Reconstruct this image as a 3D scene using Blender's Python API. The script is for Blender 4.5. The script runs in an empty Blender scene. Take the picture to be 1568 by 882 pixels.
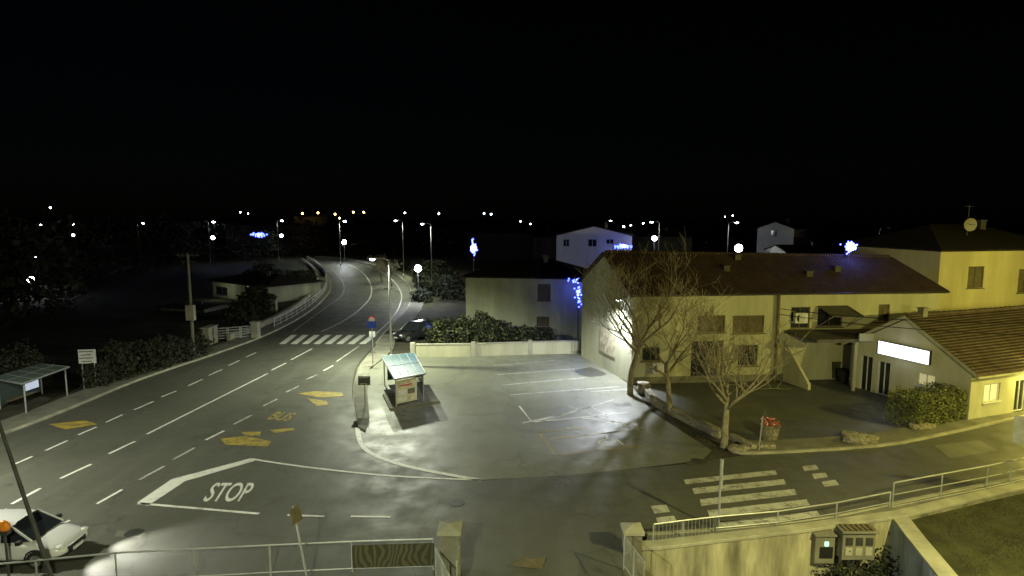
import bpy, bmesh, math, random
from mathutils import Vector, Matrix
random.seed(7)
scene=bpy.context.scene
# ------------------------------------------------------------ image pixels to world positions, assumed camera
H=12.0; F=934.0; CX,CY,HOR=784.0,441.0,332.0
TH=math.atan((CY-HOR)/F); S=math.sin(TH); C=math.cos(TH)
def ray(u,v):
    dx=(u-CX)/F; dy=(CY-v)/F
    return Vector((dx,C+dy*S,-S+dy*C))
def g(u,v,z=0.0):
    d=ray(u,v); t=(z-H)/d.z
    return Vector((d.x*t,d.y*t,z))
def ht(y,v):
    k=(CY-v)/F; return H+y*(k*C-S)/(C+k*S)
def yat(z,v):
    k=(CY-v)/F; return (z-H)/((k*C-S)/(C+k*S))
def xa(u,y,z): return (u-CX)/F*(y*C-(z-H)*S)
def wpt2(p0,p1,u,v):
    d=ray(u,v); e=(p1-p0); L=math.hypot(e.x,e.y); ex,ey=e.x/L,e.y/L
    det=-d.x*ey+d.y*ex
    t=(-p0.x*ey+p0.y*ex)/det
    s=(t*d.x-p0.x)*ex+(t*d.y-p0.y)*ey
    return s,H+t*d.z
# ------------------------------------------------------------ materials
def nodes(name):
    m=bpy.data.materials.new(name); m.use_nodes=True
    nt=m.node_tree; b=nt.nodes['Principled BSDF']; return m,nt,b
def N(nt,t,**k):
    n=nt.nodes.new(t)
    for a,b in k.items(): setattr(n,a,b)
    return n
def mixc(nt,fac,a,b,mode='MIX'):
    n=N(nt,'ShaderNodeMix',data_type='RGBA',blend_type=mode)
    for sock,val in ((0,fac),(6,a),(7,b)):
        if hasattr(val,'links') or hasattr(val,'is_linked'): nt.links.new(val,n.inputs[sock])
        else: n.inputs[sock].default_value=val if sock==0 else (*val[:3],1)
    return n.outputs[2]
def ramp(nt,inp,a,b,ca=0.0,cb=1.0):
    n=N(nt,'ShaderNodeMapRange'); n.inputs[1].default_value=a; n.inputs[2].default_value=b
    n.inputs[3].default_value=ca; n.inputs[4].default_value=cb
    nt.links.new(inp,n.inputs[0]); return n.outputs[0]
def noi(nt,vec,scale,detail=5,rough=.6,dist=0):
    n=N(nt,'ShaderNodeTexNoise'); n.inputs['Scale'].default_value=scale; n.inputs['Detail'].default_value=detail
    n.inputs['Roughness'].default_value=rough; n.inputs['Distortion'].default_value=dist
    nt.links.new(vec,n.inputs['Vector']); return n.outputs['Fac']
def coord(nt,sc=(1,1,1),rz=0):
    t=N(nt,'ShaderNodeTexCoord'); mp=N(nt,'ShaderNodeMapping'); mp.inputs['Scale'].default_value=sc
    mp.inputs['Rotation'].default_value=(0,0,rz)
    nt.links.new(t.outputs['Object'],mp.inputs['Vector']); return mp.outputs[0]
def bump(nt,b,h,s=.3,d=.02):
    n=N(nt,'ShaderNodeBump'); n.inputs['Strength'].default_value=s; n.inputs['Distance'].default_value=d
    nt.links.new(h,n.inputs['Height']); nt.links.new(n.outputs[0],b.inputs['Normal'])
def M(name,col,rough=.8,var=.3,scale=1.2,bmp=.3,bs=30,spec=.3,metal=0,streak=False):
    m,nt,b=nodes(name)
    v=coord(nt,(1,1,.18) if streak else (1,1,1))
    n1=noi(nt,v,scale); n2=noi(nt,v,scale*9,4)
    a=mixc(nt,ramp(nt,n1,.3,.7),[c*(1-var) for c in col],[min(1,c*(1+var)) for c in col])
    a=mixc(nt,ramp(nt,n2,.35,.75,0,.5*var+.05),a,[c*.45 for c in col])
    nt.links.new(a,b.inputs['Base Color']); b.inputs['Roughness'].default_value=rough
    b.inputs['Specular IOR Level'].default_value=spec; b.inputs['Metallic'].default_value=metal
    if bmp>0: bump(nt,b,noi(nt,coord(nt),bs,3),bmp,.01)
    return m
def asphalt(name,col,crack=.5,r0=.42,r1=.72):
    m,nt,b=nodes(name); v=coord(nt)
    big=noi(nt,v,.09,5,.6,.4); mid=noi(nt,v,.7,6,.65); fine=noi(nt,v,45,3,.7)
    st=noi(nt,coord(nt,(1.1,.07,1),.1),1.0,4,.6)
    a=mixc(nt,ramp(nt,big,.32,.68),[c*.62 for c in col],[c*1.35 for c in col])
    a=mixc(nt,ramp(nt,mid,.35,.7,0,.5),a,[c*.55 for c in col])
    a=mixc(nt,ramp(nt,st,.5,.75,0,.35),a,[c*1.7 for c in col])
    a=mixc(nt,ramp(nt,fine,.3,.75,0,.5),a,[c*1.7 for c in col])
    vo=N(nt,'ShaderNodeTexVoronoi',feature='DISTANCE_TO_EDGE'); vo.inputs['Scale'].default_value=.16
    wv=N(nt,'ShaderNodeVectorMath',operation='ADD'); nn=N(nt,'ShaderNodeTexNoise'); nn.inputs['Scale'].default_value=.5; nn.inputs['Detail'].default_value=6
    nt.links.new(v,nn.inputs['Vector']); sc=N(nt,'ShaderNodeVectorMath',operation='SCALE'); sc.inputs['Scale'].default_value=3.0
    nt.links.new(nn.outputs['Color'],sc.inputs[0]); nt.links.new(v,wv.inputs[0]); nt.links.new(sc.outputs[0],wv.inputs[1]); nt.links.new(wv.outputs[0],vo.inputs['Vector'])
    cr=ramp(nt,vo.outputs['Distance'],.002,.011,crack*.7,0)
    a=mixc(nt,cr,a,[c*.35 for c in col])
    # oil stains
    so=noi(nt,v,1.7,2,.5); a=mixc(nt,ramp(nt,so,.68,.76,0,.45),a,[c*.35 for c in col])
    nt.links.new(a,b.inputs['Base Color'])
    nt.links.new(ramp(nt,mid,.3,.7,r0,r1),b.inputs['Roughness'])
    b.inputs['Specular IOR Level'].default_value=.4
    bump(nt,b,fine,.5,.01); return m
def paint(name,col,wear=.45,under=(.08,.08,.07)):
    m,nt,b=nodes(name); v=coord(nt)
    n1=noi(nt,v,2.2,6,.7); n2=noi(nt,v,22,4,.75)
    ad=N(nt,'ShaderNodeMath',operation='ADD'); nt.links.new(n1,ad.inputs[0]); nt.links.new(n2,ad.inputs[1])
    f=ramp(nt,ad.outputs[0],1.22-wear*.5,1.32-wear*.5+.1,0,.85)
    a=mixc(nt,f,col,under); nt.links.new(a,b.inputs['Base Color']); b.inputs['Roughness'].default_value=.6
    bump(nt,b,n2,.3,.01); return m
def tiles(name,col,rz=0.0):
    m,nt,b=nodes(name); v=coord(nt,(1,1,1),rz)
    w=N(nt,'ShaderNodeTexWave',wave_type='BANDS',bands_direction='X'); w.inputs['Scale'].default_value=1.5; w.inputs['Distortion'].default_value=.3; w.inputs['Detail'].default_value=1
    nt.links.new(v,w.inputs['Vector'])
    w2=N(nt,'ShaderNodeTexWave',wave_type='BANDS',bands_direction='Y',wave_profile='SAW'); w2.inputs['Scale'].default_value=.95; w2.inputs['Distortion'].default_value=.5
    nt.links.new(v,w2.inputs['Vector'])
    n1=noi(nt,v,1.3); n2=noi(nt,v,7,2)
    a=mixc(nt,ramp(nt,n1,.3,.7),[c*.65 for c in col],[c*1.4 for c in col])
    a=mixc(nt,ramp(nt,n2,.45,.65,0,.6),a,[col[0]*1.4,col[1]*1.3,col[2]*1.2])
    a=mixc(nt,ramp(nt,w.outputs['Fac'],0,.5,.75,0),a,[c*.25 for c in col])
    a=mixc(nt,ramp(nt,w2.outputs['Fac'],.8,1,0,.5),a,[c*.3 for c in col])
    nt.links.new(a,b.inputs['Base Color']); b.inputs['Roughness'].default_value=.9; b.inputs['Specular IOR Level'].default_value=.15
    ad=N(nt,'ShaderNodeMath',operation='ADD'); nt.links.new(w.outputs['Fac'],ad.inputs[0]); nt.links.new(w2.outputs['Fac'],ad.inputs[1])
    bump(nt,b,ad.outputs[0],.8,.06); return m
def masonry(name,c1,c2,scale=3.5):
    m,nt,b=nodes(name); v=coord(nt)
    vo=N(nt,'ShaderNodeTexVoronoi'); vo.inputs['Scale'].default_value=scale; nt.links.new(v,vo.inputs['Vector'])
    ve=N(nt,'ShaderNodeTexVoronoi',feature='DISTANCE_TO_EDGE'); ve.inputs['Scale'].default_value=scale; nt.links.new(v,ve.inputs['Vector'])
    sep=N(nt,'ShaderNodeSeparateColor'); nt.links.new(vo.outputs['Color'],sep.inputs[0])
    a=mixc(nt,sep.outputs[0],c1,c2); a=mixc(nt,ramp(nt,ve.outputs['Distance'],.0,.06,.75,0),a,[c*.3 for c in c1])
    a=mixc(nt,ramp(nt,noi(nt,v,.8),.4,.7,0,.5),a,[c*.4 for c in c1])
    nt.links.new(a,b.inputs['Base Color']); b.inputs['Roughness'].default_value=.9
    bump(nt,b,ramp(nt,ve.outputs['Distance'],0,.1),.8,.04); return m
def emit(name,col,st):
    m,nt,b=nodes(name); b.inputs['Base Color'].default_value=(.8,.8,.8,1)
    b.inputs['Emission Color'].default_value=(*col,1); b.inputs['Emission Strength'].default_value=st
    try: m.cycles.emission_sampling='NONE'
    except Exception: pass
    return m
def glassm(name,col=(.02,.025,.03),rough=.08):
    m,nt,b=nodes(name); b.inputs['Base Color'].default_value=(*col,1); b.inputs['Roughness'].default_value=rough
    b.inputs['Specular IOR Level'].default_value=.6; return m

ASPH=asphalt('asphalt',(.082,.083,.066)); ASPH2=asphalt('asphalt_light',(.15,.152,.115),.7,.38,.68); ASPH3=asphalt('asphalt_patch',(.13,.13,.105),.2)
ASPHD=asphalt('asphalt_dark',(.06,.06,.048),.2)
CONC=M('concrete',(.33,.32,.25),.85,.3,.9,.3,25)
CONCD=M('concrete_dark',(.17,.165,.13),.9,.35,.8,.3,25)
ROUGHR=M('dark_render',(.09,.085,.07),.9,.35,.8,.3,25)
STAIN=M('stained_render',(.33,.31,.21),.9,.65,1.3,.5,12,streak=True)
GREYW=M('grey_render',(.26,.30,.34),.9,.45,1.5,.4,12,streak=True)
WHITEP=paint('white_road_paint',(.66,.66,.6),.33)
WHITEW=paint('worn_white_paint',(.48,.48,.43),.5)
YELP=paint('worn_yellow_paint',(.42,.31,.04),.56)
SOIL=M('soil',(.05,.045,.03),.95,.5,.5,.5,8)
GRASS=M('grass_ground',(.045,.048,.019),.95,.5,.8,.6,14)
CREAM=M('cream_render',(.44,.43,.29),.9,.25,.5,.2,20,streak=True)
CREAMB=M('pale_render',(.50,.49,.34),.9,.2,.5,.2,20,streak=True)
WHITER=M('white_render',(.6,.6,.58),.9,.1,.5,.2,20)
YELR=M('ochre_render',(.46,.42,.22),.9,.18,.5,.2,20,streak=True)
GREENR=M('old_render',(.33,.34,.22),.9,.25,.6,.3,14,streak=True)
TILE=tiles('roof_tiles',(.062,.043,.032),-.07); TILE2=tiles('roof_tiles_ochre',(.09,.07,.05),1.215)
TILED=tiles('roof_tiles_dark',(.03,.025,.021))
WOOD=M('shutter_wood',(.12,.10,.055),.7,.3,3,.3,30)
BARK=M('bark',(.26,.23,.155),.95,.4,5,.8,22)
STEEL=M('galvanised_steel',(.42,.43,.42),.5,.2,3,0,30,.5,.5)
STEELD=M('dark_steel',(.06,.06,.055),.5,.3,3,0,30,.4,.3)
WPAINT=M('white_metal',(.6,.6,.58),.5,.15,3,0,30)
GLASS=glassm('window_glass'); GLASSL=glassm('shelter_glass',(.05,.07,.07),.15)
STONE=masonry('dry_stone',(.22,.2,.14),(.36,.33,.24)); 
RED=M('red_paint',(.5,.03,.03),.5,.1,3,0); BLUE=M('blue_paint',(.03,.08,.4),.5,.1,3,0)
ORANGE=M('orange_plastic',(.8,.25,.02),.3,.1,3,0); BLACK=M('black_plastic',(.015,.015,.015),.6,.2,3,0)
TEAL=M('shelter_roof_sheet',(.02,.11,.15),.5,.35,1.5,.0); TEAL2=M('roof_sheet_pale',(.12,.16,.14),.6,.25,1.5,0)
POSTER=M('poster_print',(.55,.5,.35),.6,.5,2.5,0)
LEAFA=M('leaf_light',(.11,.125,.042),.7,.3,5,0); LEAFB=M('leaf_dark',(.042,.05,.025),.8,.3,5,0)
LEAFC=M('leaf_olive',(.2,.22,.06),.7,.3,5,0); LEAFD=M('leaf_darkest',(.02,.024,.014),.85,.3,5,0)  # the last one is simply the deepest leaf colour, mixed in at random
def carpaint(n,c):
    m,nt,b=nodes(n); b.inputs['Base Color'].default_value=(*c,1); b.inputs['Roughness'].default_value=.28
    b.inputs['Coat Weight'].default_value=.6; return m
CARW=carpaint('white_car_paint',(.62,.62,.62)); CARB=carpaint('black_car_paint',(.02,.021,.025))
RUBBER=M('rubber',(.02,.02,.02),.9,.2,3,0); RIM=M('alloy',(.35,.35,.36),.35,.1,3,0,30,.5,.8)
E_LAMP=emit('lamp_lens_cool',(.75,.85,1),40); E_WARM=emit('lamp_lens_warm',(1,.62,.12),25); E_SOD=emit('lamp_lens_sodium',(1,.7,.15),40)
E_BLUE=emit('led_blue',(.04,.06,1),12); E_BLUEW=emit('led_blue_core',(.4,.45,1),18)
E_SIGN=emit('lightbox_face',(.85,.88,1),2.2); E_GREEN=emit('led_green',(.1,1,.6),3)
E_WIN=emit('lit_window',(.9,.75,.3),.25); E_RED=emit('glowing_red_petal',(.8,.05,.03),.35); E_PRINTB=emit('cool_glowing_print',(.6,.7,1),.5)
# ------------------------------------------------------------ builders
def group(name,loc):
    e=bpy.data.objects.new(name,None); e.location=loc; e.empty_display_size=.3
    scene.collection.objects.link(e); return e
class B:
    def __init__(s): s.v=[];s.f=[];s.m=[]
    def add(s,vs,fs,mi=0):
        o=len(s.v); s.v+= [tuple(x) for x in vs]; s.f+=[tuple(i+o for i in f) for f in fs]; s.m+=[mi]*len(fs)
    def box(s,c,d,rz=0,mi=0,mat=None):
        R=mat or Matrix.Rotation(rz,3,'Z'); vs=[]
        for z in(-.5,.5):
            for x,y in((-.5,-.5),(.5,-.5),(.5,.5),(-.5,.5)):
                vs.append(Vector(c)+R@Vector((x*d[0],y*d[1],z*d[2])))
        s.add(vs,[(3,2,1,0),(4,5,6,7),(0,1,5,4),(1,2,6,5),(2,3,7,6),(3,0,4,7)],mi)
    def tube(s,pts,rads,n=8,mi=0,cap=True):
        pts=[Vector(p) for p in pts]
        if not isinstance(rads,(list,tuple)): rads=[rads]*len(pts)
        vs=[];fs=[]
        ref=Vector((.31,.17,.93))
        for i,p in enumerate(pts):
            t=(pts[min(i+1,len(pts)-1)]-pts[max(i-1,0)]).normalized()
            r=ref if abs(t.dot(ref))<.95 else Vector((1,0,0))
            a=t.cross(r).normalized(); b=t.cross(a)
            for k in range(n):
                q=2*math.pi*k/n; vs.append(p+(a*math.cos(q)+b*math.sin(q))*rads[i])
        for i in range(len(pts)-1):
            for k in range(n):
                fs.append((i*n+k,i*n+(k+1)%n,(i+1)*n+(k+1)%n,(i+1)*n+k))
        if cap and n>2:
            fs.append(tuple(range(n))[::-1]); fs.append(tuple((len(pts)-1)*n+k for k in range(n)))
        s.add(vs,fs,mi)
    def prism(s,poly,z0,z1,mi=0,mi_side=None):
        n=len(poly); vs=[(p[0],p[1],z0) for p in poly]+[(p[0],p[1],z1) for p in poly]
        s.add(vs,[tuple(range(n,2*n))],mi)
        s.add(vs,[(i,(i+1)%n,n+(i+1)%n,n+i) for i in range(n)],mi if mi_side is None else mi_side)
    def poly(s,pts,mi=0): s.add(pts,[tuple(range(len(pts)))],mi)
    def slab(s,pts,t,mi=0):
        n=len(pts); vs=[Vector(p) for p in pts]+[Vector(p)-Vector((0,0,t)) for p in pts]
        s.add(vs,[tuple(range(n)),tuple(range(2*n-1,n-1,-1))]+[(i,n+i,n+(i+1)%n,(i+1)%n) for i in range(n)],mi)
    def sphere(s,c,r,mi=0,seg=10,ring=7,sc=(1,1,1)):
        vs=[];fs=[]
        for i in range(ring+1):
            a=math.pi*i/ring
            for k in range(seg):
                q=2*math.pi*k/seg
                vs.append((c[0]+r*sc[0]*math.sin(a)*math.cos(q),c[1]+r*sc[1]*math.sin(a)*math.sin(q),c[2]+r*sc[2]*math.cos(a)))
        for i in range(ring):
            for k in range(seg): fs.append((i*seg+k,(i+1)*seg+k,(i+1)*seg+(k+1)%seg,i*seg+(k+1)%seg))
        s.add(vs,fs,mi)
    def band(s,pts,a,b,z0,z1,mi=0,closed=False,flat=False):
        L=[];R=[]
        for i,p in enumerate(pts):
            q0=pts[max(i-1,0)];q1=pts[min(i+1,len(pts)-1)]
            t=Vector((q1[0]-q0[0],q1[1]-q0[1]))
            if t.length<1e-6:t=Vector((1,0))
            t.normalize(); n=Vector((-t.y,t.x))
            L.append((p[0]+n.x*a,p[1]+n.y*a));R.append((p[0]+n.x*b,p[1]+n.y*b))
        n=len(pts)
        if flat:
            vs=[(x,y,z1) for x,y in L]+[(x,y,z1) for x,y in R]
            s.add(vs,[(i,i+1,n+i+1,n+i) for i in range(n-1)],mi);return
        vs=[(x,y,z0) for x,y in L]+[(x,y,z0) for x,y in R]+[(x,y,z1) for x,y in L]+[(x,y,z1) for x,y in R]
        fs=[]
        for i in range(n-1):
            fs+=[(2*n+i,2*n+i+1,3*n+i+1,3*n+i),(i,i+1,2*n+i+1,2*n+i),(n+i,3*n+i,3*n+i+1,n+i+1)]
        fs+=[(0,2*n,3*n,n),(n-1,2*n-1,4*n-1,3*n-1)]
        s.add(vs,fs,mi)
    def done(s,name,mats,parent=None,smooth=False,bevel=0,subs=0):
        me=bpy.data.meshes.new(name); off=Vector(parent.location) if parent else Vector((0,0,0))
        me.from_pydata([tuple(Vector(v)-off) for v in s.v],[],s.f)
        for m in mats: me.materials.append(m)
        me.polygons.foreach_set('material_index',s.m)
        bm=bmesh.new(); bm.from_mesh(me); bmesh.ops.recalc_face_normals(bm,faces=bm.faces); bm.to_mesh(me); bm.free()
        if smooth: me.polygons.foreach_set('use_smooth',[True]*len(me.polygons))
        me.update(); o=bpy.data.objects.new(name,me); scene.collection.objects.link(o)
        if parent:o.parent=parent
        if bevel>0:
            md=o.modifiers.new('bevel','BEVEL'); md.width=bevel; md.segments=2; md.limit_method='ANGLE'
        if subs: 
            md=o.modifiers.new('s','SUBSURF'); md.levels=subs; md.render_levels=subs
        return o
def crv(pts,n=6):
    out=[];P=[Vector(p) for p in pts]
    for i in range(len(P)-1):
        p0=P[max(i-1,0)];p1=P[i];p2=P[i+1];p3=P[min(i+2,len(P)-1)]
        for k in range(n):
            t=k/n
            out.append(.5*((2*p1)+(p2-p0)*t+(2*p0-5*p1+4*p2-p3)*t*t+(3*p1-p0-3*p2+p3)*t**3))
    out.append(P[-1]); return out
def gp(l,z=0): return [g(u,v,z) for u,v in l]
def wall(b,p0,p1,z0,z1,holes=(),mi=0,fr=1,gl=2,depth=.14,frame=True):
    e=Vector((p1.x-p0.x,p1.y-p0.y,0)); L=e.length; e.normalize(); n=Vector((-e.y,e.x,0))
    P=lambda s,z,d=0: Vector((p0.x,p0.y,0))+e*s+Vector((0,0,z))+n*d
    ss=sorted({0,L}|{h[0] for h in holes}|{h[1] for h in holes}); zz=sorted({z0,z1}|{h[2] for h in holes}|{h[3] for h in holes})
    for i in range(len(ss)-1):
        for j in range(len(zz)-1):
            cs=(ss[i]+ss[i+1])/2;cz=(zz[j]+zz[j+1])/2
            if any(h[0]<cs<h[1] and h[2]<cz<h[3] for h in holes):continue
            b.add([P(ss[i],zz[j]),P(ss[i+1],zz[j]),P(ss[i+1],zz[j+1]),P(ss[i],zz[j+1])],[(0,1,2,3)],mi)
    for h in holes:
        a,c,d_,f=h[:4]; gi=h[4] if len(h)>4 else gl
        for q in (((a,d_),(c,d_)),((c,d_),(c,f)),((c,f),(a,f)),((a,f),(a,d_))):
            b.add([P(*q[0]),P(*q[1]),P(*q[1],depth),P(*q[0],depth)],[(0,1,2,3)],mi)
        b.add([P(a,d_,depth),P(c,d_,depth),P(c,f,depth),P(a,f,depth)],[(0,1,2,3)],gi)
        if frame:
            ang=math.atan2(e.y,e.x); t=.07
            for s0,s1,za,zb in((a,a+t,d_,f),(c-t,c,d_,f),(a+t,c-t,f-t,f),(a+t,c-t,d_,d_+t),((a+c)/2-.03,(a+c)/2+.03,d_+t,f-t)):
                b.box(P((s0+s1)/2,(za+zb)/2,depth-.03),(s1-s0,.05,zb-za),ang,fr)
            if gi==3:
                k=int((f-d_)/.11)
                for i in range(1,k): b.box(P((a+c)/2,d_+(f-d_)*i/k,depth-.02),(c-a-.16,.03,.05),ang,3)
            b.box(P((a+c)/2,d_-.05,-.03),(c-a+.25,.14,.07),ang,fr)
def hole(p0,p1,u0,v0,u1,v1,gi=None):
    um=(u0+u1)/2;vm=(v0+v1)/2
    a=wpt2(p0,p1,u0,vm)[0];c=wpt2(p0,p1,u1,vm)[0];zt=wpt2(p0,p1,um,v0)[1];zb=wpt2(p0,p1,um,v1)[1]
    r=[a,c,zb,zt]; 
    if gi is not None:r.append(gi)
    return tuple(r)
def spot(name,loc,power,col,size=155,blend=.7,aim=None,r=.15,parent=None):
    l=bpy.data.lights.new(name,'SPOT'); l.energy=power; l.color=col; l.spot_size=math.radians(size); l.spot_blend=blend; l.shadow_soft_size=r
    o=bpy.data.objects.new(name,l); scene.collection.objects.link(o)
    d=Vector(aim)-Vector(loc) if aim is not None else Vector((0,0,-1))
    o.rotation_euler=d.to_track_quat('-Z','Y').to_euler()
    if parent: o.parent=parent; o.location=Vector(loc)-Vector(parent.location)
    else:o.location=loc
    return o
def point(name,loc,power,col,r=.15,parent=None):
    l=bpy.data.lights.new(name,'POINT'); l.energy=power; l.color=col; l.shadow_soft_size=r
    o=bpy.data.objects.new(name,l); scene.collection.objects.link(o)
    if parent: o.parent=parent; o.location=Vector(loc)-Vector(parent.location)
    else:o.location=loc
    return o
COOL=(.93,1,.72); SOD=(1,.87,.2)
def leaves(b,c,rad,n,size=.09,mi=(0,1)):
    for _ in range(n):
        d=Vector((random.gauss(0,1),random.gauss(0,1),random.gauss(0,1))).normalized()
        k=1+.22*math.sin(d.x*5+c[0])*math.cos(d.y*6+c[1])+.15*math.sin(d.z*9+c[0]*3)
        r=random.uniform(.55,1.0)**.6*k
        p=Vector(c)+Vector((d.x*rad[0]*r,d.y*rad[1]*r,d.z*rad[2]*r))
        if p.z<.02:continue
        a=Vector((random.gauss(0,1),random.gauss(0,1),random.gauss(0,1))).normalized(); q=a.orthogonal().normalized()
        s_=size*random.uniform(.6,1.4)
        b.add([p-a*s_,p-q*s_*.5,p+a*s_,p+q*s_*.5],[(0,1,2,3)],random.choice(mi))
# ------------------------------------------------------------ ground
LE=crv(gp([(-260,752),(-100,702),(0,668),(60,646),(120,622),(200,588),(270,563),(330,543),(410,513),(465,484),(495,460),(507,442),(504,425),(492,410),(474,397.5)]))
RE=crv(gp([(482,393),(530,397),(572,406),(605,420),(624,437),(629,455),(622,474),(606,492),(588,510),(572,530),(548,558),(540,585),(541,620),(548,655),(556,682),(575,699),(610,712),(660,724),(738,736)]))
WALLT=gp([(955,838),(1000,838),(1220,812),(1375,790),(1480,765),(1568,745),(1750,703)])
b=B()
far=6000
poly=[(-far,-400),(g(1000,900).x*.6,-400)]+[tuple(g(1000,905).xy)]+[tuple(p.xy) for p in WALLT]+[(far,WALLT[-1].y+400),(far,far),(-far,far)]
b.poly([(x,y,-.03) for x,y in poly]); b.done('ground',[SOIL])
b=B(); b.poly([(1,-60,-2.3),(200,-60,-2.3),(200,60,-2.3),(1,60,-2.3)]); b.done('yard_ground',[SOIL])
b=B()
rp=[p for p in LE]+[p for p in RE]
right=gp([(738,736),(1040,712),(1160,694),(1345,684),(1450,664),(1568,638),(1800,590),(2200,700),(1750,698),(1568,733),(1360,778),(1262,796),(1000,818),(955,832),(975,870),(985,905)])+[g(985,905)*.4]
left=[Vector((-18,2,0)),Vector((-40,10,0))]
b.poly([(p.x,p.y,0) for p in rp+right+left]); b.done('road',[ASPH])
b=B()
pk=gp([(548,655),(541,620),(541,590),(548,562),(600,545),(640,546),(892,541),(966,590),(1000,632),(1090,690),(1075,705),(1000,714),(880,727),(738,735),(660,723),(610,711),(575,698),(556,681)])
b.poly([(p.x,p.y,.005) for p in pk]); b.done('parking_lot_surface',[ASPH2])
b=B()
cy=gp([(975,583),(1200,570),(1310,560),(1568,580),(1568,630),(1345,676),(1120,688),(1085,672),(1000,615)])
b.poly([(p.x,p.y,.004) for p in cy]); b.done('courtyard_paving',[ASPH])
def blob(pts,z,mi=0):
    P=crv(gp(pts+[pts[0]]),5)[:-1]; b.poly([(p.x+random.uniform(-.07,.07),p.y+random.uniform(-.1,.1),z) for p in P],mi)
b=B()
for pts in ([(1430,682),(1500,674),(1530,690),(1455,702)],[(180,812),(225,816),(215,824),(175,822)]):
    b.poly([(p.x,p.y,.0085) for p in gp(pts)])
b.done('asphalt_patches',[ASPH3])
b=B()
for pts in ([(1080,704),(1050,707),(1052,713),(1085,711)],[(940,618),(965,617),(968,622),(945,623)]):
    b.poly([(p.x,p.y,.0092) for p in gp(pts)])
for pts in ([(905,562),(930,573),(900,577),(880,568)],): blob(pts,.0092)
b.done('asphalt_repairs',[ASPHD])
b=B(); b.band(LE,0,.18,-.02,.13); b.done('kerb',[CONC],bevel=.02)
b=B(); b.band(LE,.18,2.1,-.02,.115); b.done('pavement',[CONCD])
b=B(); rr=RE[:54]; b.band(rr,0,.18,-.02,.13); b.done('kerb',[CONC],bevel=.02)
b=B(); b.band(RE[:48],.18,2.0,-.02,.115)
b.done('pavement',[CONCD])
b=B(); isl=gp([(549,655),(543,620),(543,588),(551,560),(575,531),(588,513),(606,513),(603,535),(592,546),(566,566),(562,600),(566,640),(560,662)])
b.prism(isl,-.02,.11); b.done('pavement',[CONCD])
b=B(); isl=gp([(586,606),(660,600),(674,617),(597,629)])
b.prism(isl,-.02,.14); b.done('shelter_platform',[CONCD],bevel=.02)
UP=crv(gp([(1120,692),(1160,696),(1345,685),(1450,666),(1568,640),(1800,592)]),3)
b=B(); b.band(UP,0,.18,-.02,.12); b.done('kerb',[CONC],bevel=.02)
b=B(); b.band(UP,.18,1.6,-.02,.10); b.done('pavement',[CONCD])
LOW=crv(gp([(990,820),(1100,812),(1262,794),(1360,774),(1568,731),(1750,694)]),3)
b=B(); b.band(LOW,0,-.2,-.02,.14); b.done('kerb',[CONC],bevel=.02)
b=B(); b.poly([(p.x,p.y,.11) for p in gp([(990,822),(1100,814),(1262,796),(1360,776),(1568,733),(1750,696),(1750,703),(1568,745),(1480,765),(1375,790),(1220,812),(1000,838),(990,838)])]); b.done('pavement',[CONCD])
b=B(); b.poly([(p.x,p.y,.0) for p in gp([(405,498),(460,470),(488,445),(484,425),(470,408),(440,398),(400,402),(380,440),(370,480)])]); b.done('grass_bank',[GRASS])
b=B(); b.poly([(p.x,p.y,.02) for p in gp([(640,430),(640,455),(632,480),(612,505),(625,525),(660,470),(700,440),(690,420)])]); b.done('grass_verge',[GRASS])
# ------------------------------------------------------------ road markings
b=B(); Z=.013
def ln(pts,w,mi=0,sm=False):
    P=gp(pts); w*=1.3
    if sm:P=crv(P)
    b.band(P,-w/2,w/2,0,Z,mi,flat=True)
L1=[((20,712),(50,699)),((70,690),(103,675)),((120,666),(148,654)),((162,647),(188,635)),((205,628),(235,615)),((247,608),(270,599)),((288,591),(310,581)),((320,575),(340,566)),((350,560),(367,552)),((377,547),(392,540))]
L2=[((18,772),(62,748)),((92,733),(140,711)),((167,695),(207,676)),((225,665),(410,572)),((416,567),(438,556)),((446,551),(478,534))]
L3=[((70,815),(107,797)),((148,772),(187,750)),((213,735),(252,714)),((265,704),(298,686)),((315,674),(343,660)),((358,650),(385,636)),((403,622),(425,611)),((438,601),(458,591)),((470,581),(485,574)),((495,568),(510,560)),((515,554),(550,530))]
for l,m,w in((L1,0,.11),(L2,0,.12),(L3,1,.11)):
    for a,c in l: ln([a,c],w,0 if m==0 or random.random()<.5 else 1)
ln([(492,508),(525,492),(553,472),(568,452),(566,432),(552,415),(528,402)],.15,0,True)
ln([(575,512),(598,490),(612,468),(614,448),(600,428),(575,412),(540,402)],.13,0,True)
ln([(448,508),(500,470),(525,450),(524,430),(508,412)],.12,1,True)
ln([(385,703),(430,710),(490,718),(600,729),(738,735.5)],.12,0,True)
ln([(212,771),(397,787)],.12)
for q in ([(210,770),(226,775),(284,737),(263,734)],[(263,734),(284,737),(390,706),(384,702)]):
    b.poly([(p.x,p.y,Z) for p in gp(q)],0)
ln([(440,789),(497,791)],.1);ln([(537,791),(598,792)],.1)
ln([(547,655),(551,675),(562,690),(590,704),(640,718),(738,736)],.2,0,True)
for i in range(8):
    x=427+i*17.5
    b.poly([(p.x,p.y,Z) for p in gp([(x,527),(x+10,527),(x+28,513),(x+19,513)])],0)
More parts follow.
